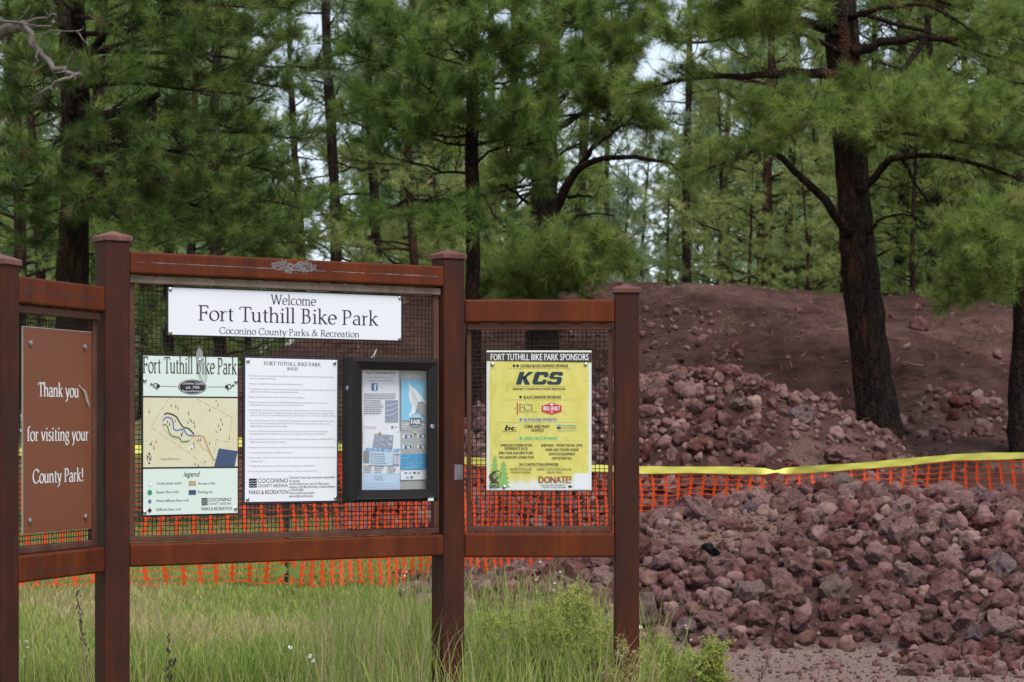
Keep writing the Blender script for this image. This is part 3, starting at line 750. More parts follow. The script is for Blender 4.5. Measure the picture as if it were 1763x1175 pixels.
# sponsor sign
w, h = .465, .62
def sponsor_face():
    m, n, b = newmat('sponsor_yellow')
    tc = N(n, 'ShaderNodeTexCoord'); sx = N(n, 'ShaderNodeSeparateXYZ'); n.links.new(tc.outputs['Object'], sx.inputs[0])
    yel = ramp(n, [(.35, (.67, .61, .13)), (.6, (.74, .68, .18)), (.8, (.60, .52, .14))], noise(n, 16, 7).outputs[0])
    scr = ramp(n, [(.485, (1, 1, 1)), (.5, (.55, .45, .35)), (.515, (1, 1, 1))], noise(n, 5, 3, (1, 1, .35)).outputs[0])
    yel = mix(n, .22, yel.outputs[0], scr.outputs[0], 'MULTIPLY')
    # worn white edges: distance to the rim disturbed by noise
    def edge(sock, size):
        a = N(n, 'ShaderNodeMath', operation='SUBTRACT'); a.inputs[1].default_value = size / 2; n.links.new(sock, a.inputs[0])
        c = N(n, 'ShaderNodeMath', operation='ABSOLUTE'); n.links.new(a.outputs[0], c.inputs[0])
        d = N(n, 'ShaderNodeMath', operation='SUBTRACT'); d.inputs[0].default_value = size / 2; n.links.new(c.outputs[0], d.inputs[1]); return d.outputs[0]
    ex = edge(sx.outputs[0], w)
    ez = N(n, 'ShaderNodeMath', operation='MULTIPLY'); ez.inputs[1].default_value = .28; n.links.new(sx.outputs[2], ez.inputs[0])
    mn = N(n, 'ShaderNodeMath', operation='MINIMUM'); n.links.new(ex, mn.inputs[0]); n.links.new(ez.outputs[0], mn.inputs[1])
    nz = noise(n, 40, 6, (1, 1, .4)); k = N(n, 'ShaderNodeMath', operation='MULTIPLY_ADD'); k.inputs[1].default_value = -.018; n.links.new(nz.outputs[0], k.inputs[0]); n.links.new(mn.outputs[0], k.inputs[2])
    r = ramp(n, [(0, (1, 1, 1)), (.006, (0, 0, 0))], k.outputs[0])
    n.links.new(mix(n, r.outputs[0], yel, (.74, .77, .74)), b.inputs['Base Color']); b.inputs['Roughness'].default_value = .45
    return m
root, pr = sign('sponsor_sign', PR, .0935, 1.330, w, h, 'worn yellow sponsor sign with brown title band on the right-hand panel', sponsor_face(), M_WHITE, .003, screws=[(.026, h - .062), (w - .026, h - .062), (.078, .016)])
M_DKBROWN = plain('title_brown', (.062, .042, .028)); M_TEALINK = plain('dark_teal', (.018, .045, .06)); M_RED = plain('logo_red', (.58, .05, .06)); M_GRN2 = plain('tree_green', (.25, .48, .14)); M_GRN3 = plain('mark_green', (.02, .55, .24)); M_BLUE2 = plain('mark_blue', (.10, .20, .65)); M_DON = plain('rust_letters', (.33, .12, .055)); M_BEAR = plain('emblem_brown', (.10, .045, .028)); M_TEAL2 = plain('pale_teal', (.12, .42, .45))
pr.mats = [M_WHITE, M_INK, M_DKBROWN, M_TEALINK, M_RED, M_GRN2, M_GRN3, M_BLUE2, M_DON, M_BEAR, M_TEAL2]
X = lambda x: (x - 78) / (863 - 78); Y = lambda y: (y - 58) / (1110 - 58)
pr.rect(.0065, Y(58.5) + .0065, .9935, Y(70), M_WHITE, 1); pr.poly([(.001, Y(70)), (.999, Y(73)), (.999, Y(148)), (.001, Y(136))], M_DKBROWN, 2)
pr.sans('FORT TUTHILL BIKE PARK SPONSORS', X(110), X(840), Y(83), Y(131), M_WHITE, 3, bold=.0012)
dia = lambda x, y, r, m: pr.poly([(X(x - r), Y(y)), (X(x), Y(y - r)), (X(x + r), Y(y)), (X(x), Y(y + r))], m, 2)
dia(284, 172, 13, M_INK); dia(311, 172, 13, M_INK); pr.sans('DOUBLE BLACK DIAMOND SPONSOR', X(335), X(688), Y(162), Y(184), M_INK, 2, bold=.0007)
ln = lambda x0, x1, y, m, wd=.0007: pr.line([(X(x0), Y(y)), (X(x1), Y(y))], wd, m, 2)
ln(235, 700, 192, M_INK)
# big slanted initials
def slab(pts): pr.poly([(X(x), Y(y)) for x, y in pts], M_TEALINK, 2)
def bar(pts, wd): pr.line([(X(x), Y(y)) for x, y in pts], wd, M_TEALINK, 3)
slab([(326, 218), (362, 218), (337, 314), (296, 314)]); slab([(394, 218), (432, 218), (368, 264), (344, 264)]); slab([(344, 258), (372, 250), (404, 314), (364, 314)])
slab([(452, 218), (530, 218), (544, 232), (537, 258), (506, 258), (510, 242), (476, 242), (460, 290), (494, 290), (499, 276), (530, 276), (522, 302), (508, 314), (432, 314), (420, 300), (438, 232)])
slab([(572, 218), (640, 218), (652, 230), (647, 247), (615, 247), (618, 240), (588, 240), (582, 256), (550, 264), (546, 254), (556, 230)])
slab([(550, 264), (582, 256), (632, 256), (643, 268), (606, 272), (560, 272)]); slab([(606, 272), (643, 268), (635, 300), (620, 314), (540, 314), (530, 302), (533, 286), (566, 286), (564, 294), (600, 294)])
ln(276, 664, 328, M_INK, .001); pr.sans('KINNEY CONSTRUCTION SERVICES', X(276), X(666), Y(339), Y(354), M_INK, 2, bold=.0009)
dia(333, 407, 12, M_INK); pr.sans('BLACK DIAMOND SPONSORS', X(357), X(635), Y(397), Y(419), M_INK, 2, bold=.0006); ln(218, 712, 429, M_INK)
pr.rect(X(304), Y(448), X(313), Y(540), M_RED, 2); pr.disc(X(291), Y(493), .006, M_RED, 2); pr.serif('FCI', X(318), X(428), Y(462), Y(508), M_TEALINK, 2, .075, .03); pr.sans('CONSTRUCTORS, INC.', X(318), X(456), Y(515), Y(523), M_INK, 2)
pr.poly([(X(a), Y(b)) for a, b in ((490, 472), (565, 449), (640, 472), (640, 518), (565, 541), (490, 518))], M_RED, 2)
pr.sans('BELL BUILT', X(504), X(627), Y(478), Y(507), M_WHITE, 3, bold=.0012); pr.disc(X(565), Y(463), .017, M_WHITE, 3, .006); pr.disc(X(565), Y(522), .010, M_WHITE, 3); pr.disc(X(565), Y(522), .006, M_RED, 4)
pr.line([(X(497), Y(470)), (X(565), Y(456)), (X(633), Y(470))], .0006, M_WHITE, 3)
pr.rect(X(326), Y(567), X(343), Y(586), M_BLUE2, 2); pr.sans('BLUE SQUARE SPONSORS', X(357), X(605), Y(566), Y(587), M_BLUE2, 2, bold=.0006); ln(160, 785, 597, M_BLUE2)
pr.sans('bc', X(215), X(292), Y(618), Y(657), M_INK, 2, .3, bold=.004); pr.sans('BACKBONE CONSTRUCTION', X(200), X(306), Y(662), Y(669), M_INK, 2); pr.poly([(X(283), Y(628)), (X(303), Y(612)), (X(296), Y(636))], M_WHITE, 3)
pr.sans('CHRIS AND MARY', X(363), X(553), Y(617), Y(640), M_INK, 2, bold=.0006); pr.sans('HUNTLEY', X(414), X(510), Y(646), Y(669), M_INK, 2, bold=.0006)
pr.rect(X(605), Y(615), X(633), Y(632), M_TEAL2, 2); pr.rect(X(605), Y(632), X(633), Y(648), M_BEAR, 2); pr.sans('COCONINO', X(638), X(748), Y(616), Y(630), M_TEAL2, 2, bold=.0006); pr.sans('COUNTY ARIZONA', X(638), X(748), Y(635), Y(646), M_DON, 2); pr.sans('PARKS & RECREATION', X(605), X(748), Y(655), Y(666), M_TEAL2, 2)
pr.disc(X(336), Y(716), .0145, M_GRN3, 2); pr.sans('GREEN CIRCLE SPONSORS', X(360), X(608), Y(706), Y(727), M_GRN3, 2, bold=.0006); ln(140, 785, 737, M_GRN3)
for s_, a, b, yy in (('AMERICAN CONSERVATION', 183, 418, 769), ('EXPERIENCE (ACE)', 214, 386, 794), ('IMBA TRAIL BUILDING FUND', 172, 427, 827), ('THE LANDSCAPE CONNECTION', 168, 431, 860), ('SHEPHARD - WESNITZER INC (SWI)', 486, 794, 770), ('ASHER AND TUCKER HORNE', 517, 765, 803), ('SUNSTATE EQUIPMENT', 543, 742, 835), ('UNITED RENTALS', 566, 716, 867)): pr.sans(s_, X(a), X(b), Y(yy - 10), Y(yy + 10), M_INK, 2, bold=.0005)
pr.sans('2014 CONSTRUCTION SUPPORTERS', X(322), X(614), Y(904), Y(924), M_INK, 2, bold=.0006); ln(300, 640, 934, M_INK)
for s_, a, b, yy in (('WESTERN TECHNOLOGIES', 251, 417, 950), ('MAYORGA\'S WELDING', 262, 407, 973), ('BORDER CONSTRUCTION SPECIALTIES', 456, 711, 951), ('MISSION TRUSS', 529, 638, 974)): pr.sans(s_, X(a), X(b), Y(yy - 8), Y(yy + 8), M_INK, 2)
pr.sans('DONATE!', X(470), X(708), Y(1003), Y(1054), M_DON, 2, bold=.004)
pr.sans('SCAN THIS CODE TO DONATE TO', X(482), X(670), Y(1064), Y(1076), M_INK, 2); pr.sans('THE FORT TUTHILL BIKE PARK', X(494), X(670), Y(1080), Y(1092), M_INK, 2)
pr.disc(X(700), Y(1080), .016, M_INK, 2, .008); pr.poly([(X(706), Y(1072)), (X(722), Y(1080)), (X(706), Y(1088))], M_INK, 3)
pr.rect(X(728), Y(982), X(846), Y(1102), M_WHITE, 1)       # (the square code itself is left out)
for cx_, top, bot, wd in ((140, 850, 1075, 48), (205, 890, 1085, 52)):
    n_ = 6; pts = []
    for k in range(n_):
        y0_ = top + (bot - top) * k / n_; y1_ = top + (bot - top) * (k + 1) / n_
        pts += [(cx_ + wd * (.16 + .7 * k / n_) * .5, y0_ + 2), (cx_ + wd * (.3 + .75 * (k + 1) / n_), y1_)]
    L_ = [(2 * cx_ - a, b) for a, b in pts][::-1]
    pr.poly([(X(cx_), Y(top - 4))] + [(X(a), Y(b)) for a, b in pts] + [(X(a), Y(b)) for a, b in L_], M_GRN2, 2 if cx_ < 200 else 3)
    pr.rect(X(cx_ - 2), Y(bot), X(cx_ + 2), Y(bot + 14), M_GRN2, 2 if cx_ < 200 else 3)
pr.poly([(X(a), Y(b)) for a, b in ((112, 980), (122, 966), (138, 968), (150, 976), (140, 984), (130, 988), (128, 1004), (134, 1022), (150, 1018), (166, 1004), (170, 1010), (152, 1030), (158, 1042), (172, 1050), (176, 1057), (98, 1057), (112, 1044), (102, 1026), (96, 1004), (100, 988))], M_BEAR, 5)
pr.line([(X(162 + 24 * math.cos(a)), Y(985 + 24 * math.sin(a))) for a in np.linspace(0, 2 * math.pi, 22)], .0022, M_BEAR, 5)
pr.disc(X(162), Y(985), .004, M_BEAR, 5); pr.line([(X(128), Y(970)), (X(150), Y(962)), (X(172), Y(964))], .003, M_BEAR, 6)
pr.sans('Flagstaff', X(102), X(174), Y(1064), Y(1073), M_INK, 4, .2, bold=.0008); pr.sans('BIKING', X(100), X(176), Y(1076), Y(1091), M_INK, 4, bold=.0012); pr.rect(X(100), Y(1094), X(152), Y(1096), M_INK, 4)
pr.build('lettering', root)

# ---------------------------------------------------------------- locked notice case
CW, CH, CD = .4345, .6175, .087
cl = PC(.9995, .040, 1.2895)
case = empty('notice_case', cl, PC.a, 'black lockable notice case with a glass door on the middle panel', 'notice case')
fr = .042
b = MB(); t_ = .012
b.box((0, -CD + .012, 0), (t_, 0, CH)); b.box((CW - t_, -CD + .012, 0), (CW, 0, CH)); b.box((t_, -CD + .012, 0), (CW - t_, 0, t_)); b.box((t_, -CD + .012, CH - t_), (CW - t_, 0, CH))
b.build('case_body', M_BRONZE, case, bevel=.002)
b = MB(); b.box((t_, -.032, t_), (CW - t_, -.004, CH - t_)); b.build('pin_board', plain('pin_board', (.42, .43, .42), .8), case)
def mitred(b, i0, i1, y0a, y0b, yb):
    """one mitred ring: outer inset i0 at depth y0a, inner inset i1 at depth y0b, back at yb"""
    o_ = [(i0, i0), (CW - i0, i0), (CW - i0, CH - i0), (i0, CH - i0)]; n_ = [(i1, i1), (CW - i1, i1), (CW - i1, CH - i1), (i1, CH - i1)]
    V = [(x, y0a, z) for x, z in o_] + [(x, y0b, z) for x, z in n_] + [(x, yb, z) for x, z in o_] + [(x, yb, z) for x, z in n_]
    fs = []
    for j in range(4):
        k = (j + 1) % 4; fs += [(j, k, 4 + k, 4 + j), (8 + j, j + 0, 4 + j - 4, 8 + j)][:1] + [(8 + k, k, j, 8 + j), (4 + j, 4 + k, 12 + k, 12 + j), (8 + j, 12 + j, 12 + k, 8 + k)]
    b.add(V, fs)
b = MB(); mitred(b, 0, .014, -CD + .006, -CD, -CD + .0125); outer = b.build('case_rim', M_BRONZE, case)
b = MB(); mitred(b, .0152, .052, -CD - .004, -CD + .007, -CD + .016); door = b.build('door', M_BRONZE, case)
b = MB()
for (x0, z0, x1, z1) in ((.0146, CH - .0152, CW - .0146, CH - .0146), (.0146, .0146, .0152, CH - .0146)): b.box((x0, -CD - .0012, z0), (x1, -CD + .002, z1))
b.build('door_seam', M_BRONZEHI, door)
def glass_mat():
    m, n, b = newmat('door_glass'); n.nodes.remove(b)
    t = N(n, 'ShaderNodeBsdfTransparent'); g = N(n, 'ShaderNodeBsdfGlossy'); g.inputs['Roughness'].default_value = .03
    lw = N(n, 'ShaderNodeLayerWeight'); pw = N(n, 'ShaderNodeMath', operation='POWER'); pw.inputs[1].default_value = 4; n.links.new(lw.outputs['Facing'], pw.inputs[0]); f = N(n, 'ShaderNodeMath', operation='MULTIPLY_ADD'); f.inputs[1].default_value = .5; f.inputs[2].default_value = .03; n.links.new(pw.outputs[0], f.inputs[0]); mx = N(n, 'ShaderNodeMixShader')
    t.inputs['Color'].default_value = (.985, .99, .99, 1)
    n.links.new(f.outputs[0], mx.inputs[0]); n.links.new(t.outputs[0], mx.inputs[1]); n.links.new(g.outputs[0], mx.inputs[2])
    n.links.new(mx.outputs[0], n.nodes['Material Output'].inputs['Surface']); return m
M_GLASS = glass_mat()
b = MB(); b.box((.050, -CD + .0095, .050), (CW - .050, -CD + .0125, CH - .050)); b.build('glass_pane', M_GLASS, door)
def lock(x, z, y, nx_=0):
    b = MB(); n_ = 14; r_ = .0105
    if nx_: ring = lambda r, d: [(-d, y + r * math.cos(a), z + r * math.sin(a)) for a in np.arange(n_) * 2 * math.pi / n_]
    else: ring = lambda r, d: [(x + r * math.cos(a), y - d, z + r * math.sin(a)) for a in np.arange(n_) * 2 * math.pi / n_]
    V = ring(r_, 0) + ring(r_, .006) + ring(r_ * .62, .0075) + ring(r_ * .55, .0035)
    fs = [(i * n_ + j, i * n_ + (j + 1) % n_, (i + 1) * n_ + (j + 1) % n_, (i + 1) * n_ + j) for i in range(3) for j in range(n_)] + [tuple(3 * n_ + j for j in range(n_))]
    b.add(V, fs); b.build('lock', M_STEEL, case if nx_ else door)
lock(CW - .034, .324, -CD + .002); lock(0, .487, -.052, 1)
b = MB(); b.box((CW - .054, -CD - .0012, .0015), (CW - .026, -CD + .004, .0165)); b.build('sticker', M_WHITE, case)

# papers pinned inside the case
def flyer(name, x, z, w, h, tilt, label, mats, dep=-.034, base=None):
    p = np.array(cl) + np.array([*(PC.d * x - PC.n * (-dep)), z])
    root = empty(name, p, PC.a, label, 'flyer'); root.rotation_euler = (0, tilt, PC.a)
    b = MB(); nseg = 6; r_ = random.Random(len(label))
    V, fs = [], []
    for i in range(nseg + 1):
        for j in range(3):
            V.append((w * j / 2, -.001 - .003 * (i == 0) * (j != 1) * .6, h * i / nseg))
    for i in range(nseg):
        for j in range(2): fs.append((i * 3 + j, i * 3 + j + 1, i * 3 + j + 4, i * 3 + j + 3))
    V2 = [(a, b_ + .0006, c) for a, b_, c in V]; k = len(V)
    b.add(V + V2, fs + [tuple(q + k for q in f[::-1]) for f in fs]); b.build('sheet', base or mats[0], root)
    pr = Print(w, h, -.0032, mats); return root, pr
M_PAPER = plain('paper', (.80, .81, .86), .6); M_SKYB = plain('print_sky_blue', (.22, .56, .80)); M_PHOTO = plain('print_photo', (.30, .33, .45)); M_FBBLUE = plain('print_blue', (.05, .13, .35)); M_GREYP = plain('print_grey', (.40, .42, .44)); M_LBLUE = plain('print_pale_blue', (.55, .70, .87)); M_PINK = plain('print_pink', (.72, .50, .58)); M_CYAN = plain('print_cyan', (.06, .38, .68)); M_MIDG = plain('print_mid_grey', (.27, .29, .32))
def greytext(pr, x0, x1, y0, y1, n, mat, seed=0, ragged=.3):
    """unreadable small print: rows of short dashes"""
    r_ = random.Random(seed)
    for i in range(n):
        y = y0 + (y1 - y0) * (i + .5) / n; x = x0; end = x1 - (x1 - x0) * ragged * r_.random(); hh = (y1 - y0) / n * .22
        while x < end:
            l_ = r_.uniform(.02, .06) * (1 if x1 - x0 > .5 else .8); pr.rect(x, y - hh, min(x + l_, end), y + hh, mat, 1); x += l_ + .014
# bike park flyer
root, pr = flyer('flyer', .080, .298, .186, .272, -.01, 'white bike park flyer with a blue letter f mark, upper left in the case', [M_PAPER, M_INK, M_FBBLUE, M_PHOTO, M_PINK, M_GREYINK, M_WHITE])
X = lambda x: (x - 182) / (438 - 182); Y = lambda y: (y - 172) / (590 - 172)
pr.sans('Fort Tuthill Bike Park', X(212), X(412), Y(188), Y(205), M_INK, 1); pr.sans('For up-to-date information, log on to', X(220), X(400), Y(222), Y(232), M_GREYINK, 1); pr.sans('facebook.com/fortTuthillBikePark', X(226), X(398), Y(243), Y(253), M_GREYINK, 1)
pr.rect(X(247), Y(265), X(289), Y(313), M_FBBLUE, 1); pr.sans('f', X(264), X(282), Y(270), Y(312), M_WHITE, 2, bold=.0025)
greytext(pr, X(195), X(420), Y(330), Y(372), 4, M_GREYINK, 1, .05); greytext(pr, X(195), X(332), Y(374), Y(472), 7, M_GREYINK, 2, .2); greytext(pr, X(190), X(280), Y(545), Y(566), 2, M_PINK, 3, .3)
pr.rect(X(340), Y(378), X(430), Y(522), M_PHOTO, 1)
for k in range(7): pr.line([(X(342), Y(400 + k * 16)), (X(380), Y(392 + k * 17)), (X(428), Y(384 + k * 13))], .0014, M_PAPER if k % 2 else M_FBBLUE, 2)
pr.rect(X(184), Y(176), X(188), Y(585), M_PINK, 1); pr.rect(X(382), Y(548), X(392), Y(566), M_FBBLUE, 1); pr.sans('COCONINO', X(394), X(428), Y(552), Y(562), M_FBBLUE, 1)
pr.build('print', root)
# fair poster
root, pr = flyer('flyer', .2715, .306, .145, .262, .012, 'grey and sky-blue fair poster, upper right in the case', [M_GREYP, M_SKYB, M_PAPER, M_MIDG, M_INK, M_CYAN, M_WHITE], -.037)
X = lambda x: (x - 440) / (640 - 440); Y = lambda y: (y - 180) / (562 - 180)
pr.sans('FORT TUTHILL', X(470), X(585), Y(213), Y(234), M_PAPER, 1); pr.rect(0.0, Y(238), 1.0, Y(498), M_SKYB, 1)
pr.poly([(X(a), Y(b)) for a, b in ((484, 250), (500, 272), (520, 290), (540, 300), (560, 322), (590, 352), (622, 392), (634, 430), (628, 462), (600, 470), (570, 455), (540, 470), (505, 480), (492, 462), (508, 440), (515, 410), (500, 372), (490, 330), (496, 290))], M_PAPER, 2)
pr.poly([(X(a), Y(b)) for a, b in ((556, 380), (585, 372), (620, 400), (633, 434), (626, 470), (610, 492), (590, 470), (560, 450), (536, 452), (546, 420))], M_MIDG, 3)
for k in range(6): pr.line([(X(506 + 7 * k), Y(300 + 9 * k)), (X(516 + 8 * k), Y(340 + 8 * k)), (X(512 + 9 * k), Y(400 + 6 * k))], .0012, M_MIDG if k % 2 else M_GREYP, 4)
for k in range(7): pr.line([(X(552 + 4 * k), Y(396 + 9 * k)), (X(590), Y(392 + 10 * k)), (X(626), Y(404 + 11 * k))], .0011, M_PAPER, 5)
pr.poly([(X(a), Y(b)) for a, b in ((502, 482), (510, 458), (540, 450), (572, 458), (580, 482), (580, 522), (560, 534), (522, 534), (502, 522))], M_SKYB, 6)
pr.sans('COUNTY', X(508), X(574), Y(463), Y(476), M_WHITE, 7, bold=.001); pr.rect(X(502), Y(482), X(580), Y(526), M_INK, 7); pr.sans('FAIR', X(508), X(575), Y(490), Y(520), M_WHITE, 8, bold=.003)
greytext(pr, X(455), X(495), Y(515), Y(545), 2, M_PAPER, 4); greytext(pr, X(590), X(630), Y(515), Y(545), 2, M_PAPER, 5)
pr.build('print', root)
# day camp flyer
root, pr = flyer('flyer', .0755, .052, .190, .252, .03, 'white mountain bike day camp flyer with pale blue bands, lower left in the case', [M_PAPER, M_INK, M_PHOTO, M_LBLUE, M_CYAN, M_GREYINK, M_MIDG, M_DON], -.0365)
X = lambda x: (x - 168) / (436 - 168); Y = lambda y: (y - 576) / (1012 - 576)
pr.poly([(X(a), Y(b)) for a, b in ((248, 592), (382, 600), (376, 698), (236, 690))], M_PHOTO, 1)
r_ = random.Random(2)
for k in range(26): x_, y_ = r_.uniform(252, 362), r_.uniform(600, 680); pr.poly([(X(x_), Y(y_)), (X(x_ + r_.uniform(4, 16)), Y(y_ + 3)), (X(x_ + 6), Y(y_ + r_.uniform(6, 14)))], (M_MIDG, M_PAPER, M_DON, M_PAPER)[k % 4], 2 + .1 * k)
pr.sans('MOUNTAIN BIKE DAY CAMP', X(186), X(428), Y(697), Y(722), M_CYAN, 4, .15, bold=.001)
pr.rect(X(214), Y(730), X(380), Y(826), M_LBLUE, 1); pr.rect(X(174), Y(722), X(212), Y(808), M_MIDG, 1); pr.rect(X(382), Y(736), X(428), Y(826), M_PHOTO, 1); pr.rect(X(168), Y(880), X(434), Y(1008), M_LBLUE, 1)
for k in range(4): pr.rect(X(386 + 11 * k), Y(742 + 5 * k), X(391 + 11 * k), Y(815), M_PAPER, 2)
greytext(pr, X(222), X(372), Y(734), Y(820), 5, M_GREYINK, 6, .4)
for a in (176, 255, 345): greytext(pr, X(a), X(a + 66), Y(826), Y(890), 4, M_GREYINK, a, .4)
greytext(pr, X(252), X(320), Y(900), Y(942), 3, M_GREYINK, 7, .3)
for k in range(3): pr.line([(X(172), Y(958 + 16 * k)), (X(425), Y(966 + 17 * k))], .0009, M_MIDG, 2)
pr.build('print', root)
# schedule flyer
root, pr = flyer('flyer', .272, .092, .142, .214, -.012, 'grey, blue and white schedule sheet with four oval pictures, lower right in the case', [M_PAPER, M_GREYP, M_CYAN, M_INK, M_WHITE, M_MIDG, M_SKYB], -.034)
X = lambda x: (x - 438) / (634 - 438); Y = lambda y: (y - 566) / (938 - 566)
pr.rect(0, 0, 1, Y(745), M_GREYP, 1); pr.rect(0, Y(745), 1, Y(860), M_CYAN, 1)
for cx_, cy_ in ((488, 610), (588, 608), (485, 690), (588, 690)):
    pr.disc(X(cx_), Y(cy_), .18, M_WHITE, 2, .065); pr.disc(X(cx_), Y(cy_), .165, M_MIDG, 3, .058)
    for k in range(5): pr.disc(X(cx_ - 24 + 12 * k), Y(cy_ + 3 * (k % 2)), .028, (M_WHITE, M_INK, M_SKYB)[k % 3], 4, .035)
    greytext(pr, X(cx_ - 32), X(cx_ + 32), Y(cy_ + 30), Y(cy_ + 38), 1, M_WHITE, cx_, .1)
greytext(pr, X(446), X(530), Y(756), Y(796), 4, M_WHITE, 8, .5); greytext(pr, X(540), X(620), Y(766), Y(796), 3, M_WHITE, 9, .4); greytext(pr, X(460), X(615), Y(804), Y(818), 1, M_WHITE, 10, .1); greytext(pr, X(446), X(620), Y(826), Y(852), 2, M_WHITE, 12, .4)
for k in range(6): pr.disc(X(475 + 30 * (k % 4) + 10 * (k // 4)), Y(885 + 33 * (k // 4)), .05, (M_MIDG, M_SKYB, M_INK)[k % 3], 2, .014)
pr.build('print', root)
for (x, z, lab) in ((.335, .556, 'fair poster'), (.165, .297, 'day camp flyer'), (.345, .298, 'schedule sheet')):
    p = np.array(cl) + np.array([*(PC.d * x + PC.n * -.041), z]); b = MB()
    b.tube([(0, .004, 0), (0, 0, 0), (0, -.003, 0), (0, -.004, 0)], [.003, .006, .006, .002], 8)
    o = b.build('push_pin', plain('pin_yellow', (.65, .42, .03), .35) if lab[0] == 'f' else bpy.data.materials['pin_yellow'], None); o.location = p; o.rotation_euler = (0, 0, PC.a)
    tag(o, 'yellow push pin holding the %s inside the case' % lab, 'push pin')

# clear tag hung over the map sign, loose threads
p = PC(.319, .029, 1.80); b = MB()
M_CLEAR = plain('clear_plastic', (.55, .56, .60), .12, .6); M_CLEAR.node_tree.nodes['Principled BSDF'].inputs['Alpha'].default_value = .30
o0 = empty('plastic_tag', p, PC.a, 'scratched clear plastic tag hanging over the title of the trail map', 'tag')
b.add([(.016 * math.cos(a), -.004, .098 + .036 * math.sin(a)) for a in np.arange(16) * math.pi / 8] + [(.016 * math.cos(a), -.001, .098 + .036 * math.sin(a)) for a in np.arange(16) * math.pi / 8], [tuple(range(16))[::-1], tuple(range(16, 32))] + [(j, (j + 1) % 16, 16 + (j + 1) % 16, 16 + j) for j in range(16)])
b.build('upper_lobe', M_CLEAR, o0)
b = MB(); b.add([(.004 + .018 * math.cos(a) + .008 * (1 - math.sin(a)) , -.004, .045 + .046 * math.sin(a)) for a in np.arange(16) * math.pi / 8], [tuple(range(16))[::-1]]); b.build('lower_lobe', M_CLEAR, o0)
b = MB(); b.tube([(.004 + .019 * math.cos(a) + .008 * (1 - math.sin(a)), -.005, .045 + .047 * math.sin(a)) for a in np.linspace(0, 2 * math.pi, 20)], .0012, 5, cap=False); b.tube([(0, -.004, .13), (.003, .004, .142), (-.003, .012, .139)], .0012, 5); b.build('rim', M_STEEL, o0)
M_THREAD = plain('white_thread', (.6, .58, .52), .7)
p = PC(1.155, .036, 1.893); o0 = MB()
o0.tube([(-.05, 0, 0), (-.02, -.004, .012), (.0, -.006, .035), (.012, -.004, .055)], .0014, 5); o0.tube([(-.004, -.002, .005), (.002, -.006, .03), (.0105, -.0045, .052)], .0012, 5); o0.tube([(-.003, -.004, -.012), (-.004, -.004, .006)], .0012, 5)
o = o0.build('thread', M_THREAD); o.location = p; o.rotation_euler = (0, 0, PC.a); tag(o, 'frayed white thread caught in the wire mesh above the notice case', 'thread')
p = PL(.50, .028, 1.755); o0 = MB()
for k in range(4): o0.tube([(.0, 0, .02 - .002 * k), (.03 + .006 * k, -.004, -.005), (.055 + .008 * k, -.003, -.048 - .006 * k)], .0013, 5)
o = o0.build('thread', M_THREAD); o.location = p; o.rotation_euler = (0, 0, PL.a); tag(o, 'wisp of white threads stuck to the brown thank-you sign', 'thread')

# ---------------------------------------------------------------- pines
def bark(name, dark, mid, red, amount=.5, plates=True):
    m, n, b = newmat(name)
    a = noise(n, 14, 7, (1, 1, .22), .7); c = ramp(n, [(.3, dark), (.55, mid), (.72, tuple(.5 * (x + y) for x, y in zip(mid, red)))], a.outputs[0])
    p = noise(n, 2.6, 4, (1, 1, .45)); pr_ = ramp(n, [(.56, (0, 0, 0)), (.68, (amount,) * 3)], p.outputs[0])
    n.links.new(mix(n, pr_.outputs[0], c.outputs[0], red), b.inputs['Base Color'])
    b.inputs['Roughness'].default_value = .95; b.inputs['Specular IOR Level'].default_value = .1
    if not plates:
        bump(n, b, a.outputs[0], 1.0, .05); return m
    tc = N(n, 'ShaderNodeTexCoord'); mp = N(n, 'ShaderNodeMapping'); mp.inputs['Scale'].default_value = (1, 1, .2); n.links.new(tc.outputs['Object'], mp.inputs[0])
    wp = mix(n, .2, mp.outputs[0], noise(n, 5, 3).outputs['Color'])
    vo = N(n, 'ShaderNodeTexVoronoi', feature='DISTANCE_TO_EDGE'); vo.inputs['Scale'].default_value = 17; n.links.new(wp, vo.inputs['Vector'])
    cr = ramp(n, [(.0, (.62, .60, .58)), (.12, (1, 1, 1)), (.5, (1.3, 1.22, 1.16))], vo.outputs['Distance'])
    old = b.inputs['Base Color'].links[0].from_socket
    n.links.new(mix(n, 1.0, old, cr.outputs[0], 'MULTIPLY'), b.inputs['Base Color'])
    ad = N(n, 'ShaderNodeMath', operation='ADD'); n.links.new(a.outputs[0], ad.inputs[0]); n.links.new(cr.outputs[0], ad.inputs[1])
    bump(n, b, ad.outputs[0], 1.0, .05); return m
M_BARK = bark('pine_bark', (.016, .012, .010), (.042, .030, .024), (.125, .045, .024), .7)
M_BARKRED = bark('red_pine_bark', (.03, .018, .014), (.075, .042, .030), (.15, .062, .036), .7)
M_DEAD = bark('dead_wood', (.09, .075, .065), (.20, .17, .15), (.30, .26, .22), .5, False)
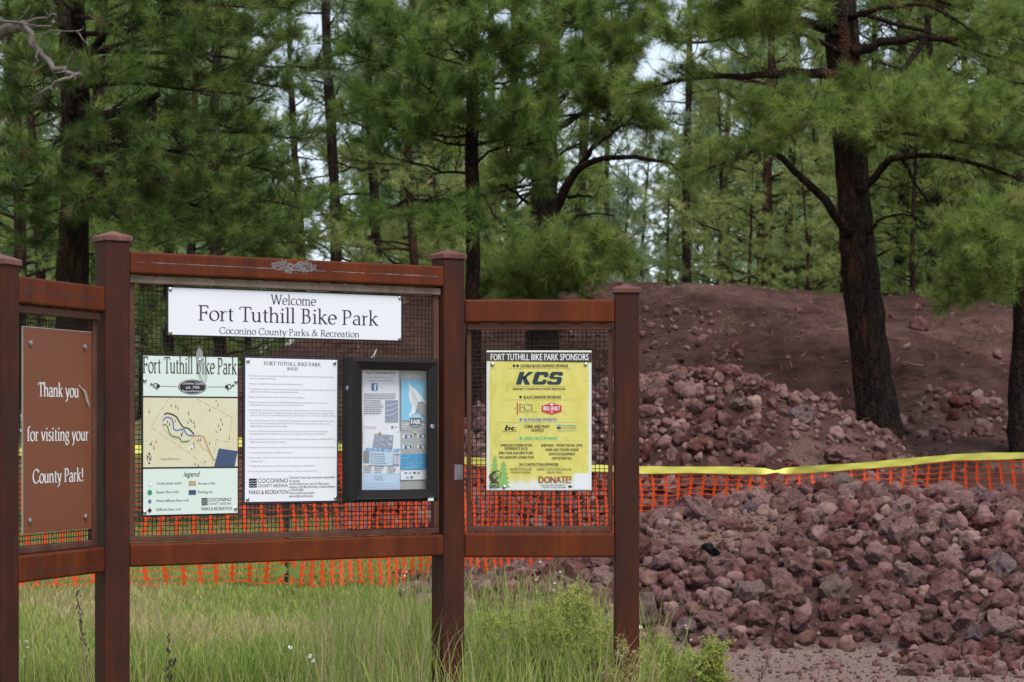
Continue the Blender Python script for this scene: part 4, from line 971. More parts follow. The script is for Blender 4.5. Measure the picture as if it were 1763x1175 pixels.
LEAF = {
    'deep': leaf_mat('needles_deep', [(0, (.038, .066, .017)), (.4, (.100, .158, .034)), (.75, (.18, .255, .054)), (.93, (.21, .26, .065)), (1, (.24, .17, .08))], .42, .42, .35),
    'mid': leaf_mat('needles_mid', [(0, (.060, .108, .027)), (.4, (.160, .255, .053)), (.75, (.265, .375, .084)), (.93, (.28, .36, .09)), (1, (.29, .21, .09))], .44, .42, .35),
    'bright': leaf_mat('needles_bright', [(0, (.082, .125, .032)), (.4, (.215, .30, .064)), (.75, (.335, .43, .10)), (.93, (.35, .41, .11)), (1, (.35, .27, .11))], .45, .42, .35),
    'blue': leaf_mat('needles_blue', [(0, (.17, .235, .14)), (.4, (.30, .40, .235)), (.75, (.42, .53, .31)), (1, (.47, .52, .32))], .46, .5, .35),  # far needles paled and greyed: distance haze put into the colour
    'yellow': leaf_mat('needles_yellow', [(0, (.18, .23, .075)), (.4, (.34, .42, .13)), (.75, (.46, .53, .185)), (1, (.53, .47, .21))], .46, .5, .35)}  # background needles lightened in place of haze too

def unit(v): return v / (np.linalg.norm(v, axis=-1, keepdims=True) + 1e-9)

def needles(P, A, S, K, L, w, rng, droop=.12, back=.7):
    """bottle-brush tufts: K flat needles round each twig end P pointing along A"""
    n = len(P); A = unit(A)
    R = unit(rng.normal(size=(n, K, 3))); c = rng.uniform(.05, 1.0, (n, K, 1))
    D = unit(A[:, None] * c + R * (1.05 - .55 * c)); D[..., 2] += .10 - droop * rng.random((n, K)); D = unit(D)
    B = P[:, None] - A[:, None] * (rng.random((n, K, 1)) ** 1.4 * back * L * S[:, None, None])
    ln = L * S[:, None, None] * rng.uniform(.65, 1.1, (n, K, 1))
    side = unit(np.cross(D, rng.normal(size=(n, K, 3)))) * (w * S[:, None, None] * .5)
    T = B + D * ln; T[..., 2] -= (droop * .25 * ln[..., 0])
    return np.stack([B - side, B + side, T], 2).reshape(-1, 3)

class Tree:
    def __init__(s, seed, K=34, L=.17, w=.0085, leaf='mid', barkmat=None, tmean=.42):
        s.rng = np.random.default_rng(seed); s.wood = MB(); s.P, s.A, s.S, s.T = [], [], [], []
        s.K, s.L, s.w, s.leaf, s.bark, s.tmean = K, L, w, leaf, barkmat or M_BARK, tmean
    def trunk(s, pts, rad, n=14):
        pts = np.asarray(pts, float); rad = np.asarray(rad, float)
        t = np.linspace(0, 1, len(pts)); m = max(26, 3 * len(pts)); tt = np.linspace(0, 1, m)
        P = np.stack([np.interp(tt, t, pts[:, i]) for i in range(3)], -1); R = np.interp(tt, t, rad)
        for _ in range(3): P[1:-1] = .25 * P[:-2] + .5 * P[1:-1] + .25 * P[2:]
        P[1:-1, :2] += s.rng.normal(0, .006, (m - 2, 2))
        wob = 1 + s.rng.normal(0, .05, (m, n)) + .05 * np.sin(np.arange(n) * 1.9 + s.rng.random() * 6)[None]
        s.wood.tube(P, R, n, wob=wob); s.tp, s.tr = P, R
    def on_trunk(s, z):
        i = np.interp(z, s.tp[:, 2], np.arange(len(s.tp))); k = int(min(i, len(s.tp) - 2)); f = i - k
        return s.tp[k] * (1 - f) + s.tp[k + 1] * f, s.tr[k] * (1 - f) + s.tr[k + 1] * f
    def wander(s, p0, d, L, n=7, up=0.0, rough=.12):
        p = [np.array(p0, float)]; d = unit(np.array(d, float))
        for i in range(n):
            d = unit(d + s.rng.normal(0, rough, 3) + np.array([0, 0, up])); p.append(p[-1] + d * L / n)
        return np.array(p)
    def limb(s, pts, r0, r1, leafy=.4, twigs=14, tl=.55, bare=0, tufts=4, seg=7):
        """a limb with side twigs; foliage on the outer part from LEAFY on"""
        pts = np.asarray(pts, float); n = len(pts)
        t = np.linspace(0, 1, n); m = max(9, 2 * n); tt = np.linspace(0, 1, m)
        P = np.stack([np.interp(tt, t, pts[:, i]) for i in range(3)], -1)
        P[1:-1] = .25 * P[:-2] + .5 * P[1:-1] + .25 * P[2:]
        P[1:-1] += s.rng.normal(0, .012, (m - 2, 3))
        s.wood.tube(P, r0 + (r1 - r0) * tt ** .8, seg)
        tan = unit(np.gradient(P, axis=0)); Ltot = np.linalg.norm(np.diff(P, axis=0), axis=1).sum()
        for k in range(twigs):
            f = leafy + (1 - leafy) * (k + s.rng.random()) / twigs
            i = min(int(f * (m - 1)), m - 2); g = f * (m - 1) - i; p = P[i] * (1 - g) + P[i + 1] * g; tg = tan[i]
            lat = unit(np.cross(tg, [0, 0, 1.0])) * s.rng.choice([-1, 1])
            d = unit(tg * s.rng.uniform(.35, .9) + lat * s.rng.uniform(.3, 1.0) + np.array([0, 0, s.rng.uniform(-.25, .45)]))
            s.twig(p, d, tl * s.rng.uniform(.55, 1.2) * (1.1 - .45 * f), tufts)
        if tufts: s._tuft(P[-1], tan[-1]); s._tuft(P[-1] - tan[-1] * .1, tan[-1] + s.rng.normal(0, .3, 3))
        for k in range(bare):
            f = s.rng.uniform(.1, 1.0); i = min(int(f * (m - 1)), m - 2)
            d = unit(tan[i] * .5 + s.rng.normal(0, .55, 3)); q = s.wander(P[i], d, tl * s.rng.uniform(.5, 1.3), 5, s.rng.uniform(-.05, .08), .3)
            s.wood.tube(q, np.linspace(.008, .002, len(q)), 4)
            if s.rng.random() < .7:
                q2 = s.wander(q[2], unit(d + s.rng.normal(0, .7, 3)), tl * .5, 4, 0, .3); s.wood.tube(q2, np.linspace(.005, .0015, len(q2)), 3)
    def twig(s, p, d, L, tufts=4):
        q = s.wander(p, d, L, 4, .06, .12)
        s.wood.tube(q, np.linspace(.0075, .003, len(q)) * (s.L / .17) ** .5, 3, cap=False)
        tg = unit(np.gradient(q, axis=0))
        s._tuft(q[-1], tg[-1])
        for k in range(tufts - 1):
            f = s.rng.uniform(.35, 1.0) * (len(q) - 1); i = min(int(f), len(q) - 2); pp = q[i] + (q[i + 1] - q[i]) * (f - i)
            dd = unit(tg[i] * .8 + s.rng.normal(0, .5, 3) + np.array([0, 0, .2])); L2 = s.rng.uniform(.06, .22) * s.L / .17
            s.wood.tube([pp, pp + dd * L2], [.004, .002], 3, cap=False); s._tuft(pp + dd * L2, dd)
    def _tuft(s, p, d):
        s.P.append(p); s.A.append(d); s.S.append(s.rng.uniform(.75, 1.2)); s.T.append(np.clip(s.rng.normal(s.tmean, .25), 0, 1))
    def whorls(s, z0, z1, Lmax, n, leafy=.35, twigs=11, tl=.5, tufts=4, up0=.0, up1=.5, az=None, shape=1.0, zpeak=.25, rf=.35):
        for i in range(n):
            f = (i + s.rng.random()) / n; z = z0 + (z1 - z0) * f; p, r = s.on_trunk(z)
            prof = (.55 + .45 * f / zpeak) if f < zpeak else max(.10, (1 - (f - zpeak) / (1 - zpeak)) ** shape)
            L = Lmax * prof * s.rng.uniform(.7, 1.12)
            a = s.rng.uniform(0, 2 * math.pi) if az is None else az[i % len(az)] + s.rng.normal(0, .25)
            up = up0 + (up1 - up0) * f
            q = s.wander(p, [math.cos(a), math.sin(a), up], L, 7, .05, .10)
            r0 = min(r * rf + .006, .012 + .018 * L); s.limb(q, r0, .005, leafy, max(3, int(twigs * (.35 + .65 * prof))), tl, 0, tufts, 6)
    def build(s, name, base, label, group=None, leafname='crown'):
        root = empty(name, base, 0, label, 'tree', group)
        if len(s.wood.v): s.wood.build('trunk', s.bark, root, base, smooth=True)
        if s.P:
            P, A, S, T = np.array(s.P), np.array(s.A), np.array(s.S), np.array(s.T)
            V = needles(P, A, S, s.K, s.L, s.w, s.rng) - np.asarray(base)
            me = raw_mesh(leafname, V, 3, LEAF[s.leaf], np.repeat(np.clip(np.repeat(T, s.K) + s.rng.normal(0, .07, len(T) * s.K), 0, 1), 3))
            link(leafname, me, root)
        return root

def px_trunk(spec, Y):
    """[(px, py, width px)] at distance Y -> points, radii"""
    return [at(a, b, Y) for a, b, _ in spec], [c / F * Y / 2 for _, _, c in spec]

def pl(pts, Y, dys=None):
    return [at(a, b, Y + (0 if dys is None else dys[i])) for i, (a, b) in enumerate(pts)]

# the big pine leaning over the dirt bank
Y6 = 29.0
t = Tree(61, 66, .18, .0060, 'bright', tmean=.45)
P_, R_ = px_trunk([(1521, 800, 100), (1516, 745, 80), (1500, 640, 66), (1485, 520, 62), (1475, 420, 60), (1467, 330, 56), (1463, 240, 57), (1452, 130, 60), (1446, 30, 58), (1440, -80, 52), (1436, -300, 40), (1433, -560, 22), (1433, -760, 6)], Y6)
t.trunk(P_, R_, 18)
lin = lambda a, b, n: np.linspace(a, b, n)
t.limb(pl([(1458, 402), (1450, 389), (1417, 336), (1380, 305), (1333, 262), (1311, 252), (1254, 276), (1200, 300)], Y6, lin(-.2, -1.3, 8)), .082, .012, .55, 14, .5, 8)
t.limb(pl([(1440, 132), (1417, 128), (1360, 128), (1298, 133), (1227, 133), (1160, 137), (1094, 160)], Y6, lin(-.2, -.9, 7)), .085, .012, .62, 16, .55, 16)
t.limb(pl([(1480, 330), (1497, 314), (1519, 283), (1559, 265), (1639, 272), (1714, 296), (1758, 310), (1800, 330)], Y6, lin(-.2, -.8, 8)), .068, .012, .5, 10, .5, 18)
t.limb(pl([(1470, 92), (1481, 84), (1519, 71), (1568, 64), (1625, 69), (1687, 66), (1740, 50)], Y6, lin(-.2, -.5, 7)), .085, .02, .6, 10, .6, 12)
t.limb(pl([(1592, 68), (1568, 106), (1537, 133), (1515, 160)], Y6, lin(-.4, -.8, 4)), .05, .015, .5, 5, .5, 6)
t.limb(pl([(1550, 272), (1581, 327), (1625, 385), (1661, 429)], Y6, lin(-.4, -.8, 4)), .028, .006, .9, 0, .4, 14, 0)
t.limb(pl([(1495, 402), (1501, 395), (1515, 376), (1550, 367), (1590, 375)], Y6, lin(-.2, -.6, 5)), .03, .008, .9, 0, .4, 8, 0)
t.limb(pl([(1465, 30), (1480, 22), (1520, 13), (1590, 0), (1640, 30), (1690, 66)], Y6, lin(-.2, -.8, 6)), .05, .012, .7, 4, .5, 14)
t.limb(pl([(1430, 50), (1380, 30), (1300, 55), (1210, 75), (1140, 70)], Y6, lin(-.3, -1.2, 5)), .05, .01, .3, 20, .6, 4)
t.limb(pl([(1640, 408), (1600, 430), (1590, 440)], Y6 - .7), .012, .004, .9, 0, .3, 3, 0)
# leafy boughs reaching towards the viewer
for (a, b, c, d, dy, tw) in ((1452, 160, 1380, 205, -2.6, 22), (1452, 170, 1460, 215, -3.0, 24), (1456, 150, 1540, 190, -2.8, 24), (1458, 140, 1610, 215, -2.4, 24), (1460, 150, 1690, 200, -2.0, 26), (1462, 120, 1750, 190, -1.6, 24), (1450, 170, 1320, 190, -1.8, 20),
                             (1446, 90, 1300, 40, -1.6, 24), (1446, 60, 1230, 20, -1.0, 24), (1446, 40, 1180, 60, -1.6, 20), (1440, 40, 1350, 5, -2.4, 24), (1448, -20, 1600, 5, .9, 22), (1448, -30, 1730, 30, .6, 22), (1448, 20, 1760, 110, .8, 18), (1440, -40, 1120, -10, -.6, 26), (1440, -40, 1260, -20, -1.5, 24), (1446, -40, 1500, -20, -2.2, 24),
                             (1462, 200, 1700, 250, .6, 18), (1462, 210, 1640, 225, -1.4, 20), (1458, 180, 1350, 235, -2.2, 14), (1462, 230, 1760, 255, -.8, 20), (1462, 240, 1520, 235, -2.2, 14)):
    q = [at(a, b, Y6 - .2), at(a + (c - a) * .4, b + (d - b) * .4 - 10, Y6 + dy * .45), at(a + (c - a) * .75, b + (d - b) * .8, Y6 + dy * .8), at(c, d, Y6 + dy)]
    t.limb(q, .04, .008, .35, int(tw * .72), .5, 4, 5)
t.whorls(7.6, 13.5, 3.0, 11, .4, 12, .6, 3)
t.build('pine_tree', at(1520, 790, Y6), 'big old pine with a leaning dark trunk rising from the foot of the dirt bank')

# dark dense pine at the far left
Y1 = 26.0
t = Tree(11, 62, .17, .0056, 'deep', tmean=.45)
P_, R_ = px_trunk([(112, 900, 70), (118, 700, 62), (122, 560, 56), (124, 470, 54), (128, 400, 52), (132, 280, 50), (130, 190, 50), (125, 80, 48), (122, -40, 44), (124, -250, 32), (126, -600, 14), (126, -800, 4)], Y1)
t.trunk(P_, R_, 16)
t.limb(pl([(135, 215), (180, 200), (222, 188), (250, 180), (272, 163)], Y1, lin(-.2, -1.2, 5)), .07, .035, .9, 0, .4, 4, 0)
t.limb(pl([(262, 176), (268, 192), (262, 200), (285, 228), (310, 250), (345, 285)], Y1, lin(-1.1, -1.6, 6)), .035, .008, .35, 12, .5, 12)
t.limb(pl([(262, 198), (225, 210), (180, 222), (150, 235)], Y1, lin(-1.1, -.9, 4)), .022, .006, .4, 6, .4, 8)
t.limb(pl([(130, 120), (170, 80), (190, 45), (215, 20), (260, 17), (310, 25), (380, 60)], Y1, lin(-.2, -1.4, 7)), .06, .012, .55, 12, .55, 16)
t.limb(pl([(130, 0), (180, -20), (250, -20), (320, 0), (380, 10), (450, 15)], Y1, lin(-.2, -1.5, 6)), .05, .006, .8, 3, .4, 22, 2)
t.limb(pl([(125, 320), (80, 312), (40, 320), (-10, 322)], Y1, lin(-.2, -.9, 4)), .035, .01, .7, 5, .4, 8)
t.limb(pl([(272, 305), (282, 318), (308, 333)], Y1 - 1.6), .022, .014, .9, 0, .3, 3, 0)
for (a, b, c, d, dy, tw) in ((128, 250, 330, 330, -1.6, 26), (128, 280, 420, 340, -1.2, 28), (128, 300, 300, 410, -1.8, 26), (128, 330, 400, 420, -1.4, 28), (128, 330, 500, 400, -.8, 28), (128, 250, 500, 300, -.5, 26), (128, 210, 450, 230, -1.0, 26), (128, 150, 420, 160, -1.2, 26), (128, 120, 500, 150, -.6, 26), (128, 60, 480, 60, -1.0, 28), (128, 30, 350, 100, -1.8, 26), (128, 0, 500, 15, -.8, 28), (128, 340, 240, 400, -2.0, 24),
                             (128, 240, 60, 280, -1.8, 24), (128, 200, 20, 190, -1.4, 24), (128, 300, 30, 360, -1.6, 24), (128, 150, 60, 120, -1.6, 24), (128, 60, 20, 40, -1.4, 24), (128, 20, 70, -10, -1.8, 22), (128, 330, 180, 350, -2.2, 20), (128, 220, 230, 280, -2.2, 26), (128, 170, 200, 130, -2.2, 22), (128, -40, 300, -30, -1.4, 26), (128, -30, 430, -40, -.8, 26), (128, 100, 300, 60, -1.8, 24), (128, 390, 60, 420, -1.2, 14), (128, 350, 450, 440, .5, 24), (128, 300, 520, 360, .4, 22), (128, 200, 530, 240, .5, 20), (128, 90, 540, 120, .6, 20)):
    q = [at(a, b, Y1 - .15), at(a + (c - a) * .4, b + (d - b) * .3 - 14, Y1 + dy * .45), at(a + (c - a) * .75, b + (d - b) * .7, Y1 + dy * .8), at(c, d, Y1 + dy)]
    t.limb(q, .035, .007, .25, int(tw * .68), .5, 5, 4)
t.whorls(7.0, 12.5, 2.6, 9, .35, 12, .55, 3)
t.build('pine_tree', at(115, 880, Y1), 'dense dark green pine with a thick trunk behind the left-hand posts')

# young straight pine behind the middle of the kiosk
Y3 = 27.0
t = Tree(33, 62, .17, .0058, 'mid', tmean=.42)
P_, R_ = px_trunk([(816, 800, 34), (815, 600, 29), (814, 450, 26), (813, 300, 24), (814, 150, 20), (815, 0, 16), (815, -250, 9), (815, -420, 3)], Y3)
t.trunk(P_, R_, 12)
t.limb(pl([(812, 347), (760, 345), (700, 347), (660, 362), (635, 380)], Y3, lin(0, -.8, 5)), .03, .006, .55, 8, .4, 8)
t.limb(pl([(816, 343), (850, 333), (900, 322), (935, 310)], Y3, lin(0, -.8, 4)), .024, .006, .6, 6, .4, 7)
t.limb(pl([(812, 290), (850, 255), (900, 250), (950, 240)], Y3, lin(0, -1.2, 4)), .02, .006, .4, 9, .4, 7)
t.limb(pl([(812, 235), (780, 240), (730, 232), (690, 230)], Y3, lin(0, -.8, 4)), .022, .006, .4, 9, .45, 9)
t.limb(pl([(816, 170), (835, 150), (860, 128), (885, 95)], Y3, lin(0, -.8, 4)), .02, .006, .5, 8, .4, 6)
for (a, b, c, d, dy, tw) in ((814, 210, 640, 170, -1.0, 22), (814, 200, 700, 120, -1.4, 24), (814, 150, 600, 90, -.6, 24), (814, 120, 660, 40, -1.2, 24), (814, 110, 760, 60, -1.6, 22), (814, 60, 620, 10, -.8, 24), (814, 180, 960, 150, -1.0, 22), (814, 150, 1000, 100, -.8, 24), (814, 110, 920, 60, -1.4, 24), (814, 80, 1010, 30, -.7, 24), (814, 40, 880, -5, -1.4, 24), (814, 30, 760, -10, -1.2, 22), (814, 190, 810, 130, -1.6, 22), (814, 230, 740, 190, -1.5, 20), (814, 230, 890, 190, -1.4, 20), (814, 250, 930, 215, -.9, 16), (814, 250, 670, 215, -.6, 16), (814, 0, 980, -30, -.6, 24), (814, 0, 640, -40, -.6, 24), (814, 130, 840, 30, -1.7, 20),
                             (814, 350, 760, 395, -1.2, 14), (814, 370, 860, 400, -1.3, 14), (814, 330, 720, 370, -1.0, 10), (814, 150, 590, 200, .3, 16), (814, 300, 640, 260, .2, 12)):
    q = [at(a, b, Y3), at(a + (c - a) * .4, b + (d - b) * .25, Y3 + dy * .45), at(a + (c - a) * .75, b + (d - b) * .65, Y3 + dy * .8), at(c, d, Y3 + dy)]
    t.limb(q, .02, .005, .25, int(tw * .72), .42, 4, 4)
t.whorls(6.6, 9.5, 1.6, 12, .3, 11, .45, 3, .2, .7)
t.build('pine_tree', at(816, 790, Y3), 'straight young pine with a thin dark trunk standing behind the middle panel')

# thick forked pine with the long bare arching limb
Y4 = 31.0
t = Tree(44, 52, .185, .0066, 'bright', M_BARK, .42)
P_, R_ = px_trunk([(934, 760, 60), (934, 600, 52), (936, 415, 46), (937, 330, 45), (940, 240, 40), (944, 150, 36), (948, 40, 32), (950, -200, 22), (950, -480, 5)], Y4)
t.trunk(P_, R_, 14)
t.limb(pl([(938, 400), (948, 380), (965, 340), (982, 305), (1004, 283), (1031, 272), (1088, 268), (1150, 279), (1185, 300)], Y4, lin(0, -1.2, 9)), .10, .014, .8, 5, .45, 8)
t.limb(pl([(1000, 287), (1012, 265), (1031, 243), (1060, 225), (1090, 200)], Y4, lin(-.5, -1.0, 5)), .05, .01, .6, 9, .5, 4)
t.limb(pl([(946, 225), (985, 208), (1022, 178), (1049, 172), (1090, 160)], Y4, lin(0, -.8, 5)), .05, .012, .5, 10, .5, 5)
t.limb(pl([(925, 370), (905, 345), (890, 330), (862, 318)], Y4, lin(0, -.6, 4)), .035, .012, .9, 0, .4, 5, 0)
t.limb(pl([(950, 405), (956, 394), (987, 374), (1020, 371), (1058, 372)], Y4, lin(0, -.6, 5)), .03, .012, .95, 0, .3, 4, 0)
t.limb(pl([(955, 345), (975, 337), (1000, 337), (1018, 340)], Y4, lin(0, -.6, 4)), .026, .018, .95, 0, .3, 1, 0)
for (a, b, c, d, dy, tw) in ((940, 240, 1060, 150, -.8, 22), (940, 230, 900, 190, -1.4, 18), (940, 210, 1000, 130, -1.0, 22), (940, 260, 880, 240, -1.0, 18), (940, 180, 1090, 90, -.8, 22), (940, 150, 1050, 60, -.8, 22), (940, 120, 1120, 30, -.5, 24), (940, 280, 1040, 230, .6, 12), (940, 330, 880, 290, -.9, 12), (940, 200, 1120, 220, -.6, 18), (940, 100, 1000, 10, -.9, 22), (940, 60, 1110, -10, -.5, 22), (940, 300, 860, 330, .5, 14),
                             # low bright boughs over the side panel
                             (938, 420, 1010, 425, -3.2, 30), (938, 430, 960, 445, -3.6, 30), (938, 430, 1050, 455, -2.8, 30), (938, 440, 900, 470, -3.2, 26), (938, 440, 1000, 470, -3.4, 28), (938, 450, 940, 480, -3.5, 24), (938, 430, 1040, 430, -2.4, 24), (938, 440, 860, 490, -2.6, 22), (938, 450, 835, 500, -2.2, 22), (938, 450, 900, 510, -3.0, 26), (938, 455, 980, 500, -3.2, 24), (938, 440, 800, 470, -1.4, 18)):
    q = [at(a, b, Y4), at(a + (c - a) * .4, b + (d - b) * .3 - 8, Y4 + dy * .45), at(a + (c - a) * .75, b + (d - b) * .75, Y4 + dy * .8), at(c, d, Y4 + dy)]
    t.limb(q, .024, .006, .35, tw, .42, 1, 5)
t.whorls(7.8, 12, 2.2, 8, .35, 11, .5, 3)
t.build('pine_tree', at(934, 760, Y4), 'thick forked pine whose long bare limb arches out to the right')

# pine at the right edge, boughs hanging in front of the bank
Y9 = 27.5
t = Tree(99, 58, .18, .0062, 'bright', tmean=.5)
P_, R_ = px_trunk([(1768, 800, 66), (1764, 740, 58), (1764, 600, 50), (1772, 480, 46), (1790, 300, 44), (1806, 100, 40), (1816, -100, 34), (1830, -600, 6)], Y9)
t.trunk(P_, R_, 14)
for (a, b, c, d, dy, tw) in ((1764, 420, 1660, 480, -1.2, 26), (1764, 400, 1690, 410, -1.6, 26), (1764, 430, 1710, 460, -1.8, 24), (1764, 450, 1650, 515, -1.0, 18), (1764, 380, 1640, 400, -.6, 24), (1764, 350, 1720, 370, -1.4, 22), (1764, 460, 1700, 500, -1.5, 18), (1764, 420, 1820, 440, -1.2, 16), (1764, 320, 1840, 330, -1.0, 16)):
    q = [at(a, b, Y9), at(a + (c - a) * .4, b + (d - b) * .3 - 10, Y9 + dy * .45), at(a + (c - a) * .75, b + (d - b) * .75, Y9 + dy * .8), at(c, d, Y9 + dy)]
    t.limb(q, .03, .006, .35, int(tw * .8), .42, 3, 4)
t.whorls(6.9, 11.5, 2.4, 10, .4, 11, .5, 3, az=[0, 1.2, -1.2, .6, 2.2])
t.build('pine_tree', at(1766, 790, Y9), 'pine at the right-hand edge with bright boughs hanging over the dirt bank')

# dead tree beyond the left edge: its grey crooked branch reaches in
Y0 = 19.0
t = Tree(5, 8, .1, .005, 'deep', M_DEAD)
P_, R_ = px_trunk([(-150, 1120, 60), (-152, 900, 50), (-158, 600, 44), (-150, 300, 38), (-140, 60, 30), (-150, -200, 20), (-150, -350, 6)], Y0)
t.trunk(P_, R_, 12)
t.limb(pl([(-142, 120), (-80, 95), (-20, 68), (15, 50), (42, 43)], Y0, lin(0, -.6, 5)), .075, .042, .95, 0, .3, 5, 0)
t.limb(pl([(40, 43), (55, 62), (62, 85), (80, 98), (88, 118), (105, 118), (122, 125), (139, 129)], Y0, lin(-.6, -.9, 8)), .032, .02, .95, 0, .16, 9, 0)
t.limb(pl([(139, 127), (115, 138), (85, 150), (55, 167)], Y0, lin(-.9, -1.0, 4)), .020, .006, .95, 0, .14, 6, 0)
t.limb(pl([(42, 41), (60, 34), (85, 29), (98, 28)], Y0, lin(-.6, -.7, 4)), .014, .006, .95, 0, .14, 2, 0)
t.limb(pl([(-60, 45), (0, 40), (50, 43), (88, 45)], Y0, lin(-.3, -.9, 4)), .018, .007, .95, 0, .2, 3, 0)
t.limb(pl([(62, 66), (75, 55), (110, 53), (140, 56), (144, 46)], Y0, lin(-.7, -.8, 5)), .008, .004, .95, 0, .15, 2, 0)
t.limb(pl([(64, 88), (64, 108), (60, 118)], Y0 - .8), .014, .006, .95, 0, .1, 1, 0)
t.limb(pl([(-140, 20), (-40, 10), (60, -20)], Y0), .03, .01, .95, 0, .3, 6, 0)
b_ = t.build('dead_tree', at(-150, 1090, Y0), 'leafless grey dead tree whose crooked broken branch reaches in before the dark pine')

# trees farther back: each has its own trunk and crown
def back_tree(seed, H, r0, z0, Lmax, leaf, n=34, barkmat=None, K=20, L=.24, w=.014, twigs=9, tl=.7, tmean=.45, shape=.8, zpeak=.3, tufts=4, up=(0, .45), lean=0.0, curve=.15):
    t = Tree(seed, K, L, w, leaf, barkmat, tmean)
    zz = np.linspace(-.6, H, 9); r = t.rng
    pts = np.stack([lean * zz / H + curve * np.sin(zz * .5 + seed), curve * np.cos(zz * .4 + seed), zz], -1)
    t.trunk(pts, .8 * r0 * (1 - np.clip(zz / H, 0, 1)) ** .7 + .012, 9)
    t.whorls(z0, H - .2, Lmax, n, .3, twigs, tl, tufts, *up, None, shape, zpeak, .3)
    return t
BACK = [  # (seed, H, r, crown base, half width, leaf, whorl limbs, bark)
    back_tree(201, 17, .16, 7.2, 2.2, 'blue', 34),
    back_tree(202, 15, .18, 1.4, 3.0, 'mid', 54),
    back_tree(203, 14, .17, 1.2, 2.9, 'bright', 56),
    back_tree(204, 16, .14, 2.6, 2.4, 'mid', 46),
    back_tree(205, 13, .15, .7, 2.7, 'yellow', 56, M_BARKRED)]
BACKLAB = ['slim pine with a long bare trunk far back in the woods', 'broad mid green pine farther back in the woods', 'bright green pine with reddish bark farther back in the woods', 'narrow mid green pine far back in the woods', 'yellow-green pine with low boughs far back in the woods']
proto = [None] * 5
def put_back(k, px, Y, sc, rot, label=None, sx=1.0):
    x = (px - 881.5) / F * Y; z = float(ground_h(x, Y))
    if proto[k] is None:
        o = BACK[k].build('background_pine', (0, 0, 0), label or BACKLAB[k], None if label else 'pines farther back in the woods'); proto[k] = o
    else:
        src = proto[k]; o = src.copy(); scene.collection.objects.link(o)
        for ch in src.children:
            c = ch.copy(); scene.collection.objects.link(c); c.parent = o
        o['label'] = label or BACKLAB[k]
        if label:
            if 'group' in o: del o['group']
        else: o['group'] = 'pines farther back in the woods'
    o.location = (x, Y, z - .1); o.rotation_euler = (0, 0, rot); o.scale = (sc * sx, sc * sx, sc)
for row in [
    (0, 570, 44, 1.0, .3, 'slender pine with a bare dark trunk between the dark left pine and the young one'), (0, 997, 50, 1.0, 2.0, 'slim dark-trunked pine behind the forked pine'),
    (0, 1187, 56, .95, 4.0, 'slim pine standing alone against the sky gap over the bank'), (4, 1330, 47, 1.0, 1.0, 'yellow-green pine with a red trunk on the crest of the bank'),
    (4, 1260, 58, .9, 2.5), (3, 1365, 52, 1.0, 0), (1, 1545, 50, 1.0, 2.2), (2, 1600, 46, .9, 3.1), (4, 1655, 52, 1.05, 4.4), (1, 1720, 48, 1.0, 5.2), (2, 1790, 44, 1.0, .4),
    (2, 640, 46, .95, 1.7), (4, 715, 44, .9, 2.9), (4, 745, 52, 1.0, 3.7), (2, 880, 46, .95, 4.1), (1, 850, 60, 1.1, .8), (3, 1050, 72, 1.0, 1.3), 
    (2, 510, 56, 1.0, 2.0), (1, 380, 42, .9, 5.1), (3, 300, 46, 1.0, .2), (2, 240, 52, 1.0, 1.9), (1, 180, 40, 1.0, 4.7), (3, 60, 46, 1.0, 3.0), (2, 20, 38, .9, 2.4), (1, -40, 50, 1.0, 1.0), (4, 420, 60, .9, 3.9),
    (4, 1238, 50, .62, .4), (4, 1112, 60, .62, 2.2), (2, 1152, 66, .58, .9), (4, 1292, 45, .42, 1.2), (4, 1455, 44, .5, 2.6), (2, 1575, 43, .5, .2), (4, 1640, 44, .52, 3.6), (4, 1385, 43, .40, 5.2), (4, 1700, 62, 1.1, .7), (2, 1750, 58, 1.0, 1.9), (4, 1580, 60, 1.1, 5.5), (2, 1500, 50, .9, 4.0), (4, 1400, 46, .55, 3.0), (2, 1300, 62, 1.1, 2.0), (2, 700, 66, 1.1, .3), (4, 790, 55, 1.0, 3.9), (2, 330, 62, 1.1, 4.4), (4, 100, 58, 1.1, 5.0),
    (3, 1480, 60, 1.1, 2.7), (4, 950, 62, 1.0, .9)]:
    put_back(*row)
# the small conical bluish pine on the skyline
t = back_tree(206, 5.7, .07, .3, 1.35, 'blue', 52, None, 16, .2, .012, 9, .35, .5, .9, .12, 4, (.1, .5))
x = (1070 - 881.5) / F * 47; t.build('young_pine', (0, 0, 0), 'small cone-shaped bluish pine beyond the crest, right of the forked pine').location = (x, 47, float(ground_h(x, 47)) - .1)

